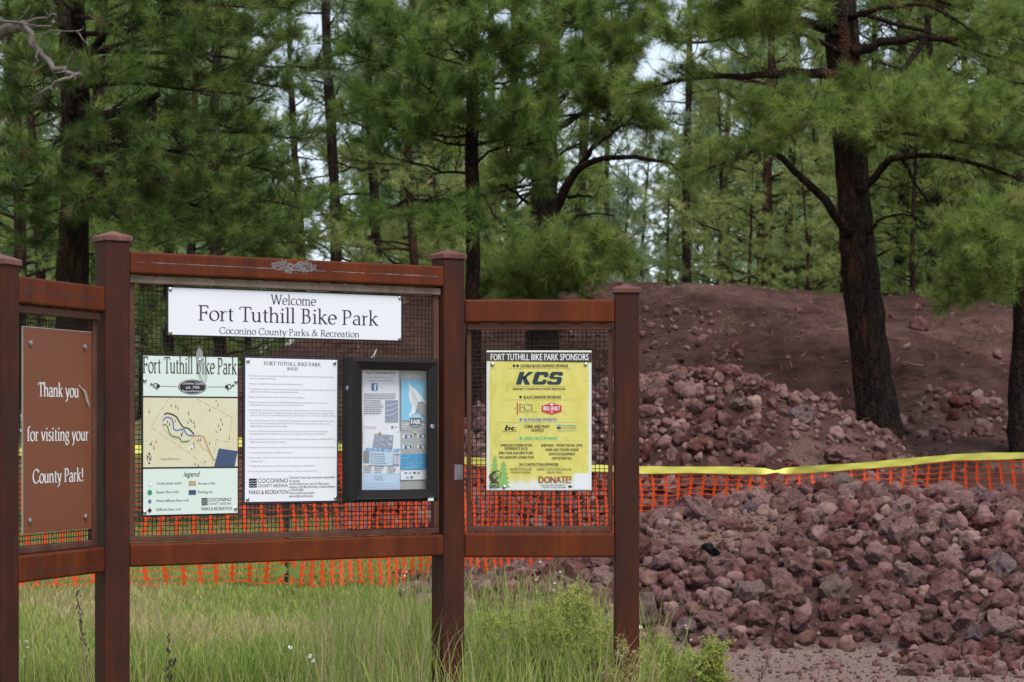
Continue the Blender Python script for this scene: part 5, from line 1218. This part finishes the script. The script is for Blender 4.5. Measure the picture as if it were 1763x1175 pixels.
# the wood behind reads as one mass
def far_wood():
    rg = np.random.default_rng(77); P, A, S, T = [], [], [], []; wood = MB()
    for i in range(80):
        Y = rg.uniform(70, 118); px = rg.uniform(-250, 2000)
        if 1095 < px < 1225 and rg.random() < .75: continue
        if 525 < px < 625 and rg.random() < .85: continue
        x = (px - 881.5) / F * Y; H = rg.uniform(9, 21); z0 = rg.uniform(.2, 2); z = float(ground_h(x, Y)); n = 760; W = rg.uniform(1.6, 2.8)
        f = rg.random(n) ** .8; ang = rg.uniform(0, 2 * math.pi, n); rad = W * (1 - f) ** .7 * np.sqrt(rg.random(n)) + .15
        P.append(np.stack([x + rad * np.cos(ang), Y + rad * np.sin(ang), z + z0 + f * (H - z0)], -1)); A.append(np.stack([np.cos(ang), np.sin(ang), .3 + 0 * ang], -1)); S.append(rg.uniform(.8, 1.3, n)); T.append(np.clip(rg.normal(rg.uniform(.35, .6), .15, n), 0, 1))
        wood.tube([(x, Y, z - .5), (x + .1, Y, z + H * .5), (x, Y, z + H)], [.2, .12, .02], 6)
    P, A, S, T = map(np.concatenate, (P, A, S, T)); K = 12
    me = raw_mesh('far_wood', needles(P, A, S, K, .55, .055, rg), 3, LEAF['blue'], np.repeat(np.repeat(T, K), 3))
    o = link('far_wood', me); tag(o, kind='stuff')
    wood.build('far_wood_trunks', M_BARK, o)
far_wood()

# ---------------------------------------------------------------- lava rocks
def rock_mat():
    m, n, b = newmat('lava_rock')
    oi = N(n, 'ShaderNodeObjectInfo'); at_ = N(n, 'ShaderNodeAttribute', attribute_name='tint')
    ad = N(n, 'ShaderNodeMath', operation='ADD'); n.links.new(oi.outputs['Random'], ad.inputs[0]); n.links.new(at_.outputs['Fac'], ad.inputs[1])
    fr = N(n, 'ShaderNodeMath', operation='FRACT'); n.links.new(ad.outputs[0], fr.inputs[0])
    base = ramp(n, [(0, (.082, .033, .030)), (.2, (.165, .082, .077)), (.38, (.112, .044, .038)), (.55, (.235, .140, .130)), (.7, (.135, .068, .066)), (.82, (.105, .034, .027)), (.92, (.255, .160, .136)), (1, (.13, .090, .098))], fr.outputs[0])
    big = noise(n, 1.6, 5); fine = noise(n, 7, 6, rough=.8)
    dust = ramp(n, [(.48, (0, 0, 0)), (.72, (.55, .55, .55))], big.outputs[0])
    c = mix(n, dust.outputs[0], base.outputs[0], (.31, .20, .18))
    c = mix(n, 1.0, c, ramp(n, [(.34, (.30, .27, .27)), (.5, (1, 1, 1)), (.72, (1.35, 1.32, 1.3))], fine.outputs[0]).outputs[0], 'MULTIPLY')
    n.links.new(c, b.inputs['Base Color']); b.inputs['Roughness'].default_value = .95; b.inputs['Specular IOR Level'].default_value = .12
    bump(n, b, fine.outputs[0], 1.0, .02)
    return m
M_ROCK = rock_mat()
M_ROCKBLACK = bark('black_cinder', (.006, .006, .007), (.022, .022, .025), (.06, .06, .065), .5, False)
M_ROCKPALE = bark('pale_rock', (.15, .095, .08), (.25, .17, .145), (.33, .24, .205), .4, False)

def rock_mesh(seed, sub=3):
    rg = np.random.default_rng(seed); bm = bmesh.new(); bmesh.ops.create_icosphere(bm, subdivisions=sub, radius=1)
    v = np.array([p.co[:] for p in bm.verts]); f = [[q.index for q in p.verts] for p in bm.faces]; bm.free()
    d0 = v.copy()
    for _ in range(rg.integers(4, 8)):
        nrm = unit(rg.normal(size=3)); lim = rg.uniform(.62, .92); d = v @ nrm; k = d > lim
        v[k] -= nrm[None] * ((d[k] - lim) * .9)[:, None]
    ph = rg.random((6, 3)) * 20
    for fr, am in ((1.7, .16), (3.6, .12), (7.5, .085), (15, .055)):
        w = unit(rg.normal(size=(5, 3))) * fr
        v *= 1 + am * np.mean(np.sin(d0 @ w.T * 2.1 + ph[0, 0] * np.arange(5)), 1)[:, None] * 1.9
    v += rg.normal(0, .016, v.shape)
    v *= rg.uniform(.72, 1.12, 3)[None]
    return v / np.abs(v).max(), f
RV = [rock_mesh(400 + i) for i in range(14)]
RM = []
for v, f in RV:
    me = bpy.data.meshes.new('lava_rock'); me.from_pydata(v.tolist(), [], f); me.materials.append(M_ROCK); RM.append(me)

rg = np.random.default_rng(21)
ROCKS = []       # x, y, z, r, pile
cell = {}
def try_rock(x, y, r, pile, gap=.80, sink=.28):
    z = float(ground_h(x, y)) + r * sink
    c = (int(x // .3), int(y // .3))
    for i in range(-2, 3):
        for j in range(-2, 3):
            for k in cell.get((c[0] + i, c[1] + j), ()):
                q = ROCKS[k]
                if (q[0] - x) ** 2 + (q[1] - y) ** 2 + (q[2] - z) ** 2 < (gap * (q[3] + r)) ** 2: return False
    cell.setdefault(c, []).append(len(ROCKS)); ROCKS.append((x, y, z, r, pile)); return True
# near pile
sizes = np.sort(np.clip(rg.lognormal(math.log(.054), .38, 13000), .022, .145))[::-1]
for r in sizes:
    x, y = rg.uniform(-.9, 5.9), rg.uniform(14.3, 21.6)
    fp = float(front_pile(x, y))
    if fp < .012 and rg.random() > .25 * (y > 14.6) * (x > 2.6): continue
    if fp < .012 and r > .09: continue
    if ((x - 1.72) / .72) ** 2 + ((y - 18.8) / .72) ** 2 < 1 and rg.random() > .10: continue
    try_rock(x, y, r, 0)
# pile behind the netting
for r in np.sort(np.clip(rg.lognormal(math.log(.050), .46, 7000), .018, .15))[::-1]:
    x, y = rg.uniform(-2.4, 4.6), rg.uniform(22.9, 27.0)
    if float(rear_pile(x, y)) < .05: continue
    px = 881.5 + x / y * F
    if px > 1300 and rg.random() > .16 + .5 * (r < .04): continue
    try_rock(x, y, r, 1, .74)
for r in np.sort(np.clip(rg.lognormal(math.log(.036), .5, 420), .015, .10))[::-1]: try_rock(rg.uniform(.2, 3.3), rg.uniform(30.3, 34.2), r, 2, .9)
# loose rocks on the bank and by the tree
for r in np.sort(np.clip(rg.lognormal(math.log(.045), 55e-2, 330), .015, .13))[::-1]:
    if rg.random() < .42: x, y = rg.normal(6.0, .55), rg.normal(30.2, .55)
    elif rg.random() < .5: x, y = rg.uniform(3.2, 7.5), rg.uniform(26.5, 29)
    else: x, y = rg.uniform(-3, 7.5), rg.uniform(30, 36.5)
    if y > 30.0 and x < 5.2: r *= .8
    try_rock(x, y, r, 2)
SPECIAL = [  # px, py, Y, r, squash, material, label
    (1220, 982, 17.9, .105, (1, .9, .85), M_ROCKBLACK, 'jet black cinder boulder on the near pile of reddish rocks'),
    (1450, 742, 24.9, .27, (1.15, .8, .5), None, 'large flat brown slab jutting out at the right end of the rear rock pile'),
    (1110, 1050, 16.9, .19, (.8, .8, 1.1), M_ROCKPALE, 'pale pointed boulder at the foot of the near pile beside the end post'),
    (1437, 1040, 16.9, .15, (1, .9, .9), M_ROCKPALE, 'pale pinkish rounded boulder low on the near pile'),
    (1230, 900, 18.8, .085, (1.25, .8, .7), M_ROCKPALE, 'pale tan wedge of rock on the bare sandy patch'),
    (1270, 690, 25.4, .12, (1.2, .9, .8), M_ROCKPALE, 'dusty tan block near the top of the rear rock pile'),
    (1285, 665, 25.8, .17, (1.3, .8, .75), None, 'big reddish angular block on top of the rear rock pile'),
    (1445, 862, 19.9, .18, (1.25, .9, .8), M_ROCKPALE, 'large pale boulder on the crest of the near pile against the orange netting'),
    (1600, 1118, 15.5, .15, (1.3, .9, .75), None, 'large low reddish boulder at the foot of the near pile on the track edge')]
for (px, py, Y, r, sq, mt, lab) in SPECIAL:
    p = at(px, py, Y); z = float(ground_h(p[0], Y)); i = len(ROCKS)
    ROCKS[:] = [q for q in ROCKS if (q[0] - p[0]) ** 2 + (q[1] - Y) ** 2 + .0 * (q[2] - z) ** 2 > (.75 * (q[3] + r)) ** 2 or abs(q[1] - Y) > 1.2]
    me = RM[i % 14]
    if mt: me = me.copy(); me.materials[0] = mt
    o = link('lava_rock', me); o.location = (p[0], Y, z + r * sq[2] * .45); o.scale = [r * s for s in sq]; o.rotation_euler = (0, 0, px * .37)
    tag(o, lab, 'rock')
def shown(q):
    px = 881.5 + q[0] / q[1] * F; py = 740 - (q[2] - EYE) / q[1] * F
    return -20 < px < 1785 and py < 1190 and not (px < 800 and py < 960)
order = sorted(range(len(ROCKS)), key=lambda i: -(ROCKS[i][3] / ROCKS[i][1] * (1 if shown(ROCKS[i]) else .2)))
LAB = [('reddish purple lava rock in the near pile before the orange netting', 'lava rocks in the near pile'), ('reddish brown lava rock in the pile behind the orange netting', 'lava rocks in the pile behind the netting'), ('loose reddish rock on the bare ground near the bank', 'loose rocks near the dirt bank')]
quiet = []
for n_, i in enumerate(order):
    x, y, z, r, pile = ROCKS[i]
    if n_ < 290:
        o = link('lava_rock', RM[rg.integers(14)]); o.location = (x, y, z); s = rg.uniform(.9, 1.15, 3) * r * 1.12
        s[2] *= .9; o.scale = s; o.rotation_euler = rg.uniform(0, 6.28, 3)
        tag(o, LAB[pile][0], 'rock', LAB[pile][1])
    else: quiet.append(i)
Vs, Fs, Ts, off = [], [], [], 0
lo = [rock_mesh(700 + i, 2) for i in range(10)]
for i in quiet:
    x, y, z, r, pile = ROCKS[i]
    v, f = RV[rg.integers(14)] if r > .034 else lo[rg.integers(10)]
    R = np.array(Matrix.Rotation(rg.uniform(0, 6.28), 3, unit(rg.normal(size=3))))
    Vs.append((v * rg.uniform(.9, 1.15, 3) * r * 1.12) @ R.T + np.array([x, y, z])); Fs.append(np.array(f) + off); off += len(v); Ts.append(np.full(len(v), rg.random()))
# grit and small stones strewn over the dirt
for k in range(4200):
    x, y = rg.uniform(-4, 9), 14 + 23 * rg.random() ** .8
    if dirt_mask(x, y) < .6 or (y > 29 and rg.random() < .55): continue
    r = float(np.clip(rg.lognormal(math.log(.016), .5), .005, .055)); v, f = lo[rg.integers(10)]
    v = v[:] ; z = float(ground_h(x, y))
    Vs.append(v * r + np.array([x, y, z + r * .2])); Fs.append(np.array(f) + off); off += len(v); Ts.append(np.full(len(v), rg.random()))
for k in range(3400):
    if k % 4: x, y, r = rg.uniform(.9, 4.6), rg.uniform(13.4, 16.6), float(np.clip(rg.lognormal(math.log(.009), .45), .004, .03))
    else: x, y, r = rg.normal(1.72, .5), rg.normal(18.8, .5), float(np.clip(rg.lognormal(math.log(.014), .5), .006, .04))
    v, f = lo[rg.integers(10)]; Vs.append(v * r + np.array([x, y, float(ground_h(x, y)) + r * .25])); Fs.append(np.array(f) + off); off += len(v); Ts.append(np.full(len(v), rg.random()))
me = raw_mesh('rubble', np.concatenate(Vs), 3, M_ROCK, np.concatenate(Ts), np.concatenate(Fs)); tag(link('rubble', me), kind='stuff')

# fallen twigs, needles and dry wisps on the bare earth
lt = MB()
for k in range(900):
    x, y = rg.uniform(-3.5, 9), rg.uniform(26, 38) if k % 4 else rg.uniform(17.5, 22)
    if dirt_mask(x, y) < .7: continue
    a, L = rg.uniform(0, 6.28), float(np.clip(rg.lognormal(math.log(.12), .6), .04, .6)); q = []
    for f in (0, .5, 1):
        u, v = x + math.cos(a) * L * (f - .5), y + math.sin(a) * L * (f - .5); q.append((u, v, float(ground_h(u, v)) + .008 + .02 * f * (k % 3 == 0)))
    lt.tube(q, [.003 + .01 * L * rg.random(), .003 + .006 * L, .002], 4, 0, float(rg.random()))
for (px, py) in ((1265, 545), (1255, 556), (1118, 590), (1345, 548), (1410, 700), (1700, 560)):       # tufts of dry grass
    Y = 33.6 if py < 600 else 27; c = at(px, py, Y)
    for k in range(16):
        u, v = c[0] + rg.normal(0, .14), Y + rg.normal(0, .2); z = float(ground_h(u, v)); a = rg.uniform(0, 6.28); L = rg.uniform(.06, .19)
        lt.tube([(u, v, z), (u + .5 * L * math.cos(a), v + .3 * L * math.sin(a), z + .55 * L), (u + L * math.cos(a), v + .6 * L * math.sin(a), z + .6 * L)], [.0026, .002, .001], 3, 0, .8)
M_LITTER = leaf_mat('litter', [(0, (.06, .04, .03)), (.5, (.16, .11, .075)), (.85, (.30, .23, .14)), (1, (.45, .37, .22))], .1, .9, .1)
tag(lt.build('ground_litter', M_LITTER, tint=True), kind='stuff')

# ---------------------------------------------------------------- orange safety netting and yellow tape
def netplan():
    """ground plan of the barrier: photo column -> distance"""
    px = np.array([-80, 0, 300, 490, 745, 900, 1100, 1330, 1500, 1650, 1763, 1850]); Y = np.array([16.6, 16.9, 17.2, 17.5, 19.4, 20.9, 22.3, 22.7, 22.9, 22.9, 22.4, 21.6])
    return px, Y, (px - 881.5) / F * Y
npx, nY, nX = netplan()
# arc length along a smooth plan
tt = np.linspace(0, len(nX) - 1, 400); sx_ = np.interp(tt, np.arange(len(nX)), nX); sy_ = np.interp(tt, np.arange(len(nX)), nY)
for _ in range(12): sx_[1:-1] = .25 * sx_[:-2] + .5 * sx_[1:-1] + .25 * sx_[2:]; sy_[1:-1] = .25 * sy_[:-2] + .5 * sy_[1:-1] + .25 * sy_[2:]
sl = np.concatenate([[0], np.cumsum(np.hypot(np.diff(sx_), np.diff(sy_)))])
spx = 881.5 + sx_ / sy_ * F
TOPpy = np.interp(spx, [-80, 241, 413, 584, 700, 825, 1100, 1200, 1335, 1500, 1640, 1763, 1850], [790, 782, 768, 778, 788, 802, 815, 816, 819, 806, 794, 792, 792])
ztop = EYE - (TOPpy - 740) / F * sy_
zbot = ground_h(sx_, sy_) - np.where(spx > 850, .12, -.03)
zbot = np.minimum(zbot, ztop - .35)
def netpt(s, v, bulge=0.0):
    """s metres along, v 0 (top) .. 1 (bottom)"""
    x, y = np.interp(s, sl, sx_), np.interp(s, sl, sy_); t, b = np.interp(s, sl, ztop), np.interp(s, sl, zbot)
    w = .05 * math.sin(s * 2.3) * math.sin(v * 3.0) + .02 * math.sin(s * 9 + v * 5) * v
    dz = .018 * math.sin(s * 5.1 + v * 2) + .012 * math.sin(s * 13.7 + 4 * v)
    return (x + .3 * w + .018 * math.sin(v * 9 + s * 3), y + w, t + (b - t) * v + dz * (.3 + v))
M_NET = plain('orange_plastic', (.86, .10, .014), .4, .4)
nn, nb, _b = M_NET, M_NET.node_tree, M_NET.node_tree.nodes['Principled BSDF']
_t = N(nb, 'ShaderNodeBsdfTranslucent'); _t.inputs['Color'].default_value = (.85, .12, .02, 1); _m = N(nb, 'ShaderNodeMixShader'); _m.inputs[0].default_value = .3
nb.links.new(_b.outputs[0], _m.inputs[1]); nb.links.new(_t.outputs[0], _m.inputs[2]); nb.links.new(_m.outputs[0], nb.nodes['Material Output'].inputs['Surface'])
M_TAPE = plain('yellow_tape', (.70, .67, .13), .4, .3)
M_TPOST = plain('green_post', (.012, .035, .022), .6)
f0 = np.array([np.interp(200, np.arange(400), sx_), np.interp(200, np.arange(400), sy_), 0])
fence = empty('safety_fence', f0, 0, 'orange plastic safety netting strung on green metal posts behind the kiosk', 'fence')
nm = MB(); S = sl[-1]; r_ = random.Random(3)
rows = 21
def ribbon(mb, pts, wd, horizontal):
    pts = np.array(pts)
    d = np.array([0, 0, 1.0]) if horizontal else None
    if d is None:
        t = unit(np.gradient(pts, axis=0)); d = unit(np.cross(t, np.array([.2, -1, 0])))
        d = np.where(d[:, :1] < 0, -d, d)
    else: d = np.repeat(d[None], len(pts), 0)
    wd = np.broadcast_to(np.asarray(wd), (len(pts),))[:, None] / 2
    n = len(pts); th = np.array([0, -.0012, 0])
    V = np.concatenate([pts - d * wd, pts + d * wd, pts + d * wd + th, pts - d * wd + th]); fs = []
    for i in range(n - 1):
        fs += [(i, n + i, n + i + 1, i + 1), (3 * n + i, 3 * n + i + 1, 2 * n + i + 1, 2 * n + i), (n + i, 2 * n + i, 2 * n + i + 1, n + i + 1), (3 * n + i, i, i + 1, 3 * n + i + 1)]
    mb.add(V, fs)
pitch = .132; ncol = int(S / pitch)
for c in range(ncol):
    s = c * pitch + .03
    # vertical straps widen at every knot
    pts, wd = [], []
    for k in range(rows * 2 - 1):
        v = k / (rows * 2 - 2); pts.append(netpt(s, v)); wd.append(.042 if k % 2 == 0 else .016)
    ribbon(nm, pts, wd, False)
for k in range(rows):
    v = k / (rows - 1); pts, wd = [], []
    for c in range(ncol * 4):
        s = c * pitch / 4 + .03; pts.append(netpt(s, v)); wd.append(.014 if c % 4 in (0,) else .0062)
        pts[-1] = (pts[-1][0], pts[-1][1] + .002, pts[-1][2] - (.007 if c % 4 == 2 else .004 if c % 4 else 0))
    ribbon(nm, pts, np.array(wd) * (1.7 if k in (0, rows - 1) else 1), True)
nm.build('netting', M_NET, fence, f0)
for px in (-45, 493, 1080, 1795):
    s = float(np.interp(px, spx, sl)); x, y = np.interp(s, sl, sx_), np.interp(s, sl, sy_) + .05; g = float(ground_h(x, y)); top = float(np.interp(s, sl, ztop)) + .06
    b = MB(); b.box((x - .020, y - .003, g - .4), (x + .020, y + .003, top)); b.box((x - .003, y + .0035, g - .4), (x + .003, y + .034, top - .002))
    for k in range(16): b.box((x - .007, y - .010, g + .08 + k * (top - g - .1) / 16), (x + .007, y - .0032, g + .10 + k * (top - g - .1) / 16))
    b.build('fence_post', M_TPOST, fence, f0)
# yellow tape tied along the top
tp = MB(); n = 260; A_, B_ = [], []
twist = [(1335, 18, 1.55), (700, 25, .8), (300, 20, .6)]
for i in range(n + 1):
    s = S * i / n; px = float(np.interp(s, sl, spx)); x, y, zt = (np.interp(s, sl, q) for q in (sx_, sy_, ztop))
    a = sum(k * math.exp(-((px - c) / w_) ** 2) for c, w_, k in twist) + .25 * math.sin(s * 1.1) + .10 * math.sin(s * 4.3)
    hw = .034 * (1 + .08 * math.sin(s * 7)); zc = zt + .036 + .006 * math.sin(s * 2.2); d = np.array([0, math.sin(a), math.cos(a)])
    p = np.array([x, y - .03, zc]); A_.append(p - d * hw); B_.append(p + d * hw)
M_ = [(a + b_) / 2 + np.array([0, .006 * math.sin(i * .9), 0]) for i, (a, b_) in enumerate(zip(A_, B_))]
V = A_ + M_ + B_; k = n + 1; fs = [(i, i + 1, k + i + 1, k + i) for i in range(n)] + [(k + i, k + i + 1, 2 * k + i + 1, 2 * k + i) for i in range(n)]
tp.add(V, fs); o = tp.build('caution_tape', M_TAPE, None, f0, smooth=True); o.location = f0; tag(o, 'bright yellow plastic tape stretched along the top of the orange netting', 'tape')

# ---------------------------------------------------------------- plants round the kiosk
LEAF['shrub'] = leaf_mat('shrub_buds', [(0, (.26, .34, .08)), (.4, (.42, .49, .12)), (.75, (.58, .58, .17)), (1, (.64, .55, .22))], .5)
LEAF['tanshrub'] = leaf_mat('tan_buds', [(0, (.20, .17, .06)), (.5, (.40, .34, .13)), (1, (.52, .44, .22))], .35)
M_STEM = plain('green_stem', (.13, .19, .05), .7); M_DRYSTEM = plain('dry_stem', (.20, .15, .08), .8); M_DARKSEED = plain('dark_seed', (.07, .038, .045), .8)
def shrub(px, Y, H, W, seed, label, leaf='shrub', nst=20, group=None, g0=0.0):
    rg = np.random.default_rng(seed); x = (px - 881.5) / F * Y; base = np.array([x, Y, float(base_h(x, Y)) + g0])
    root = empty('weed_shrub', base, 0, label, 'shrub', group); st = MB(); P, A, S, T = [], [], [], []
    for i in range(nst):
        a = rg.uniform(0, 6.28); sp = rg.uniform(.05, 1) * W; h = H * rg.uniform(.72, 1.0) * (1 - .25 * sp / W)
        q = np.array([[math.cos(a) * sp * f ** 1.3, math.sin(a) * sp * f ** 1.3, h * f] for f in np.linspace(0, 1, 7)]); q[:, :2] += np.cumsum(rg.normal(0, .008, (7, 2)), 0)
        st.tube(q + base * 0, np.linspace(.0045, .0014, 7), 4)
        for k in range(24):
            f = rg.uniform(.18, 1) ** .8; j = min(int(f * 6), 5); p = q[j] + (q[j + 1] - q[j]) * (f * 6 - j)
            d = unit(np.array([rg.normal(), rg.normal(), .9 + rg.random()])); L = rg.uniform(.05, .19) * (1.2 - .6 * f)
            e = p + d * L + np.array([0, 0, .015]); st.tube([p, p + d * L * .5, e], [.0018, .0013, .0008], 3, cap=False)
            for m in range(7):
                g = rg.uniform(.25, 1); P.append(p + (e - p) * g + rg.normal(0, .012, 3)); A.append(unit(d + rg.normal(0, .6, 3))); S.append(rg.uniform(.6, 1.25)); T.append(np.clip(rg.normal(.35 + .4 * f * rg.random(), .16), 0, 1))
    st.build('stems', M_STEM if leaf == 'shrub' else M_DRYSTEM, root)
    K = 5; V = needles(np.array(P), np.array(A), np.array(S), K, .019, .0085, rg, .1, .3)
    link('buds', raw_mesh('buds', V, 3, LEAF[leaf], np.repeat(np.repeat(np.array(T), K), 3)), root)
for a in [(905, 10.9, .80, .30, 1, 'feathery yellow-green shrub left of centre under the side panel'), (985, 11.2, .86, .34, 2, 'tallest feathery yellow-green shrub under the side panel, nearest the end post'), (850, 11.6, .70, .26, 3, 'low feathery shrub in the grass just right of the middle post'), (1035, 10.6, .70, .24, 4, 'feathery shrub at the left foot of the end post'),
          (1150, 12.2, .50, .18, 5, 'small yellow-green shrub just right of the end post'), (1228, 12.6, .42, .13, 6, 'outermost feathery shrub at the edge of the bare track')]: shrub(*a, nst=20 if a[1] < 12 else 11)
shrub(1090, 9.7, .74, .13, 7, 'thin tan seeding weed standing in front of the end post', 'tanshrub', 7)

def stalk(name, px, Y, H, seed, label, cat, kind, group=None, lean=.1, heads=5):
    rg = np.random.default_rng(seed); x = (px - 881.5) / F * Y; base = np.array([x, Y, float(base_h(x, Y))]); root = empty(name, base, 0, label, cat, group); st = MB(); hd = MB()
    a = rg.uniform(0, 6.28); q = np.array([[lean * f ** 2 * math.cos(a), lean * f ** 2 * .3, H * f] for f in np.linspace(0, 1, 7)]); st.tube(q, np.linspace(.003, .0014, 7), 4)
    if kind == 'seed':
        for k in range(26):
            f = rg.uniform(.62, 1); p = np.array([np.interp(f, np.linspace(0, 1, 7), q[:, c]) for c in range(3)]) + rg.normal(0, .010, 3) * (1.4 - f)
            hd.tube([p, p + rg.normal(0, .004, 3) + [0, 0, .012]], [.0036, .002], 5)
        hd.build('seed_head', M_DARKSEED, root)
    else:
        for k in range(heads):
            p = q[-1] if k == 0 else q[-2] + np.array([rg.normal(0, .035), rg.normal(0, .03), rg.uniform(.0, .10)])
            if k: st.tube([q[3 + k % 3], (q[3 + k % 3] + p) / 2 + [0, 0, .01], p], [.0018, .0015, .0012], 3)
            nrm = unit(np.array([rg.normal(0, .35), -.6 + rg.normal(0, .3), .75])); u = unit(np.cross(nrm, [1, 0, .1])); v = np.cross(nrm, u); hm = MB(); R = .0125 if kind == 'daisy' else .0065
            for j in range(13):
                t0 = j * 2 * math.pi / 13; d = u * math.cos(t0) + v * math.sin(t0); e = u * -math.sin(t0) + v * math.cos(t0)
                hm.add([p + d * .003 - e * .0012, p + d * .003 + e * .0012, p + d * R * .8 + e * .0028 + nrm * .001, p + d * R - nrm * .001, p + d * R * .8 - e * .0028 + nrm * .001], [(0, 1, 2, 3, 4)], 0)
            hm.add([p + nrm * .002 + u * .004 * math.cos(t0) + v * .004 * math.sin(t0) for t0 in np.arange(8) * math.pi / 4] + [p + nrm * .0042], [(i, (i + 1) % 8, 8) for i in range(8)], 1)
            hm.build('flower_head', [M_PETAL, M_DISK], root)
    st.build('stem', M_STEM if kind != 'seed' else M_DRYSTEM, root)
M_PETAL = plain('white_petal', (.80, .80, .80), .6); M_DISK = plain('yellow_disk', (.55, .36, .03), .7)
for px, py, Y, lab in ((498, 1115, 11.2, 'uppermost white daisy in the grass under the middle panel'), (523, 1130, 10.9, 'white daisy between two others in the grass under the middle panel'), (536, 1138, 10.7, 'lowest white daisy in the grass under the middle panel'), (1092, 1080, 11.5, 'single white flower beside the end post')):
    z = EYE - (py - 740) / F * Y - float(base_h((px - 881.5) / F * Y, Y)); stalk('daisy', px, Y, z, px, lab, 'flower', 'daisy', lean=.03, heads=1)
for px, py, Y, hd, lab in ((36, 1105, 9.6, 5, 'cluster of small white flowers on one stem beside the leftmost post'), (945, 968, 13.2, 4, 'spindly weed with tiny white flowers above the feathery shrubs'), (978, 985, 13.0, 3, 'second spindly weed with tiny white flowers, to the right of the first'), (700, 985, 13.5, 4, 'tall spindly weed with tiny white flowers against the netting near the middle post'), (1185, 1082, 13.4, 3, 'spindly white-flowered weed at the toe of the near rock pile')):
    z = EYE - (py - 740) / F * Y - float(base_h((px - 881.5) / F * Y, Y)); stalk('wildflower', px, Y, z, px, lab, 'flower', 'spray', lean=.05, heads=hd)
for px, py, Y, lab in ((292, 1090, 10.2, 'dark purple seed stalk in the grass just right of the second post'), (268, 1140, 9.9, 'shorter dark seed stalk beside the tall one right of the second post'), (160, 1040, 10.8, 'thin dark seed stalk left of the second post'), (148, 1010, 11.4, 'tallest thin seed stalk under the brown sign'), (1300, 1150, 13.2, 'dark seeding thistle stalk at the edge of the track')):
    z = EYE - (py - 740) / F * Y - float(base_h((px - 881.5) / F * Y, Y)); stalk('seed_stalk', px, Y, z, px, lab, 'weed', 'seed', lean=.08)
# broad-leaved plant climbing by the fence post
p = at(496, 1010, 17.3); p[2] = float(ground_h(p[0], 17.3)); root = empty('broadleaf_plant', p, 0, 'plant with two broad light green leaves beside the green fence post', 'plant'); st = MB(); st.tube([(0, 0, 0), (.01, 0, .12), (0, 0, .22)], [.006, .005, .003], 5); st.build('stem', M_STEM, root)
M_BLEAF = leaf_mat('broad_leaf', [(0, (.26, .40, .10)), (1, (.34, .47, .13))], .45)
for sg, L, z in ((-1, .11, .16), (1, .10, .14)):
    b = MB(); n = 9; Lq, Rq, Cq = [], [], []
    for i in range(n):
        f = i / (n - 1); wd = .038 * math.sin(math.pi * f ** .75) ; c = np.array([sg * L * f, -.02 * f, z + .07 * f - .13 * f * f]); Cq.append(c + [0, 0, -.008]); Lq.append(c + [0, -.25 * wd, wd]); Rq.append(c + [0, .1 * wd, -wd])
    V = Lq + Cq + Rq; b.add(V, [(i, i + 1, n + i + 1, n + i) for i in range(n - 1)] + [(n + i, n + i + 1, 2 * n + i + 1, 2 * n + i) for i in range(n - 1)], 0, .5); b.build('leaf', M_BLEAF, root, smooth=True, tint=True)
# root stump and fallen trunk on the crest
x = (1640 - 881.5) / F * 36.3; p = np.array([x, 36.3, float(ground_h(x, 36.3))]); root = empty('tree_stump', p, 0, 'torn grey-brown root stump lying on the crest of the bank', 'stump'); b = MB(); rg = np.random.default_rng(8)
for k in range(9):
    a = rg.uniform(-1.2, 4.2); q = [(0, 0, .12), (.12 * math.cos(a), .1 * math.sin(a), .12 + .10 * rg.random()), (.34 * math.cos(a) * rg.uniform(.6, 1.2), .2 * math.sin(a), .02 + .16 * rg.random())]; b.tube(q, [.07, .05, .015], 6)
b.build('roots', M_BARKRED, root, smooth=True); b = MB(); b.tube([(-.15, 0, .10), (0, .02, .15), (.2, 0, .13)], [.10, .13, .08], 9); b.build('stump_body', M_BARKRED, root, smooth=True)
b = MB(); q = [at(a, c, 36.2) for a, c in ((1670, 515), (1700, 518), (1740, 524))]; q = [(u[0], u[1], float(ground_h(u[0], u[1])) + .05) for u in q]; b.tube(q, [.07, .06, .045], 9); o = b.build('fallen_log', M_DEAD, None, q[0], smooth=True); o.location = q[0]; tag(o, 'short grey log lying along the crest beside the stump', 'log')
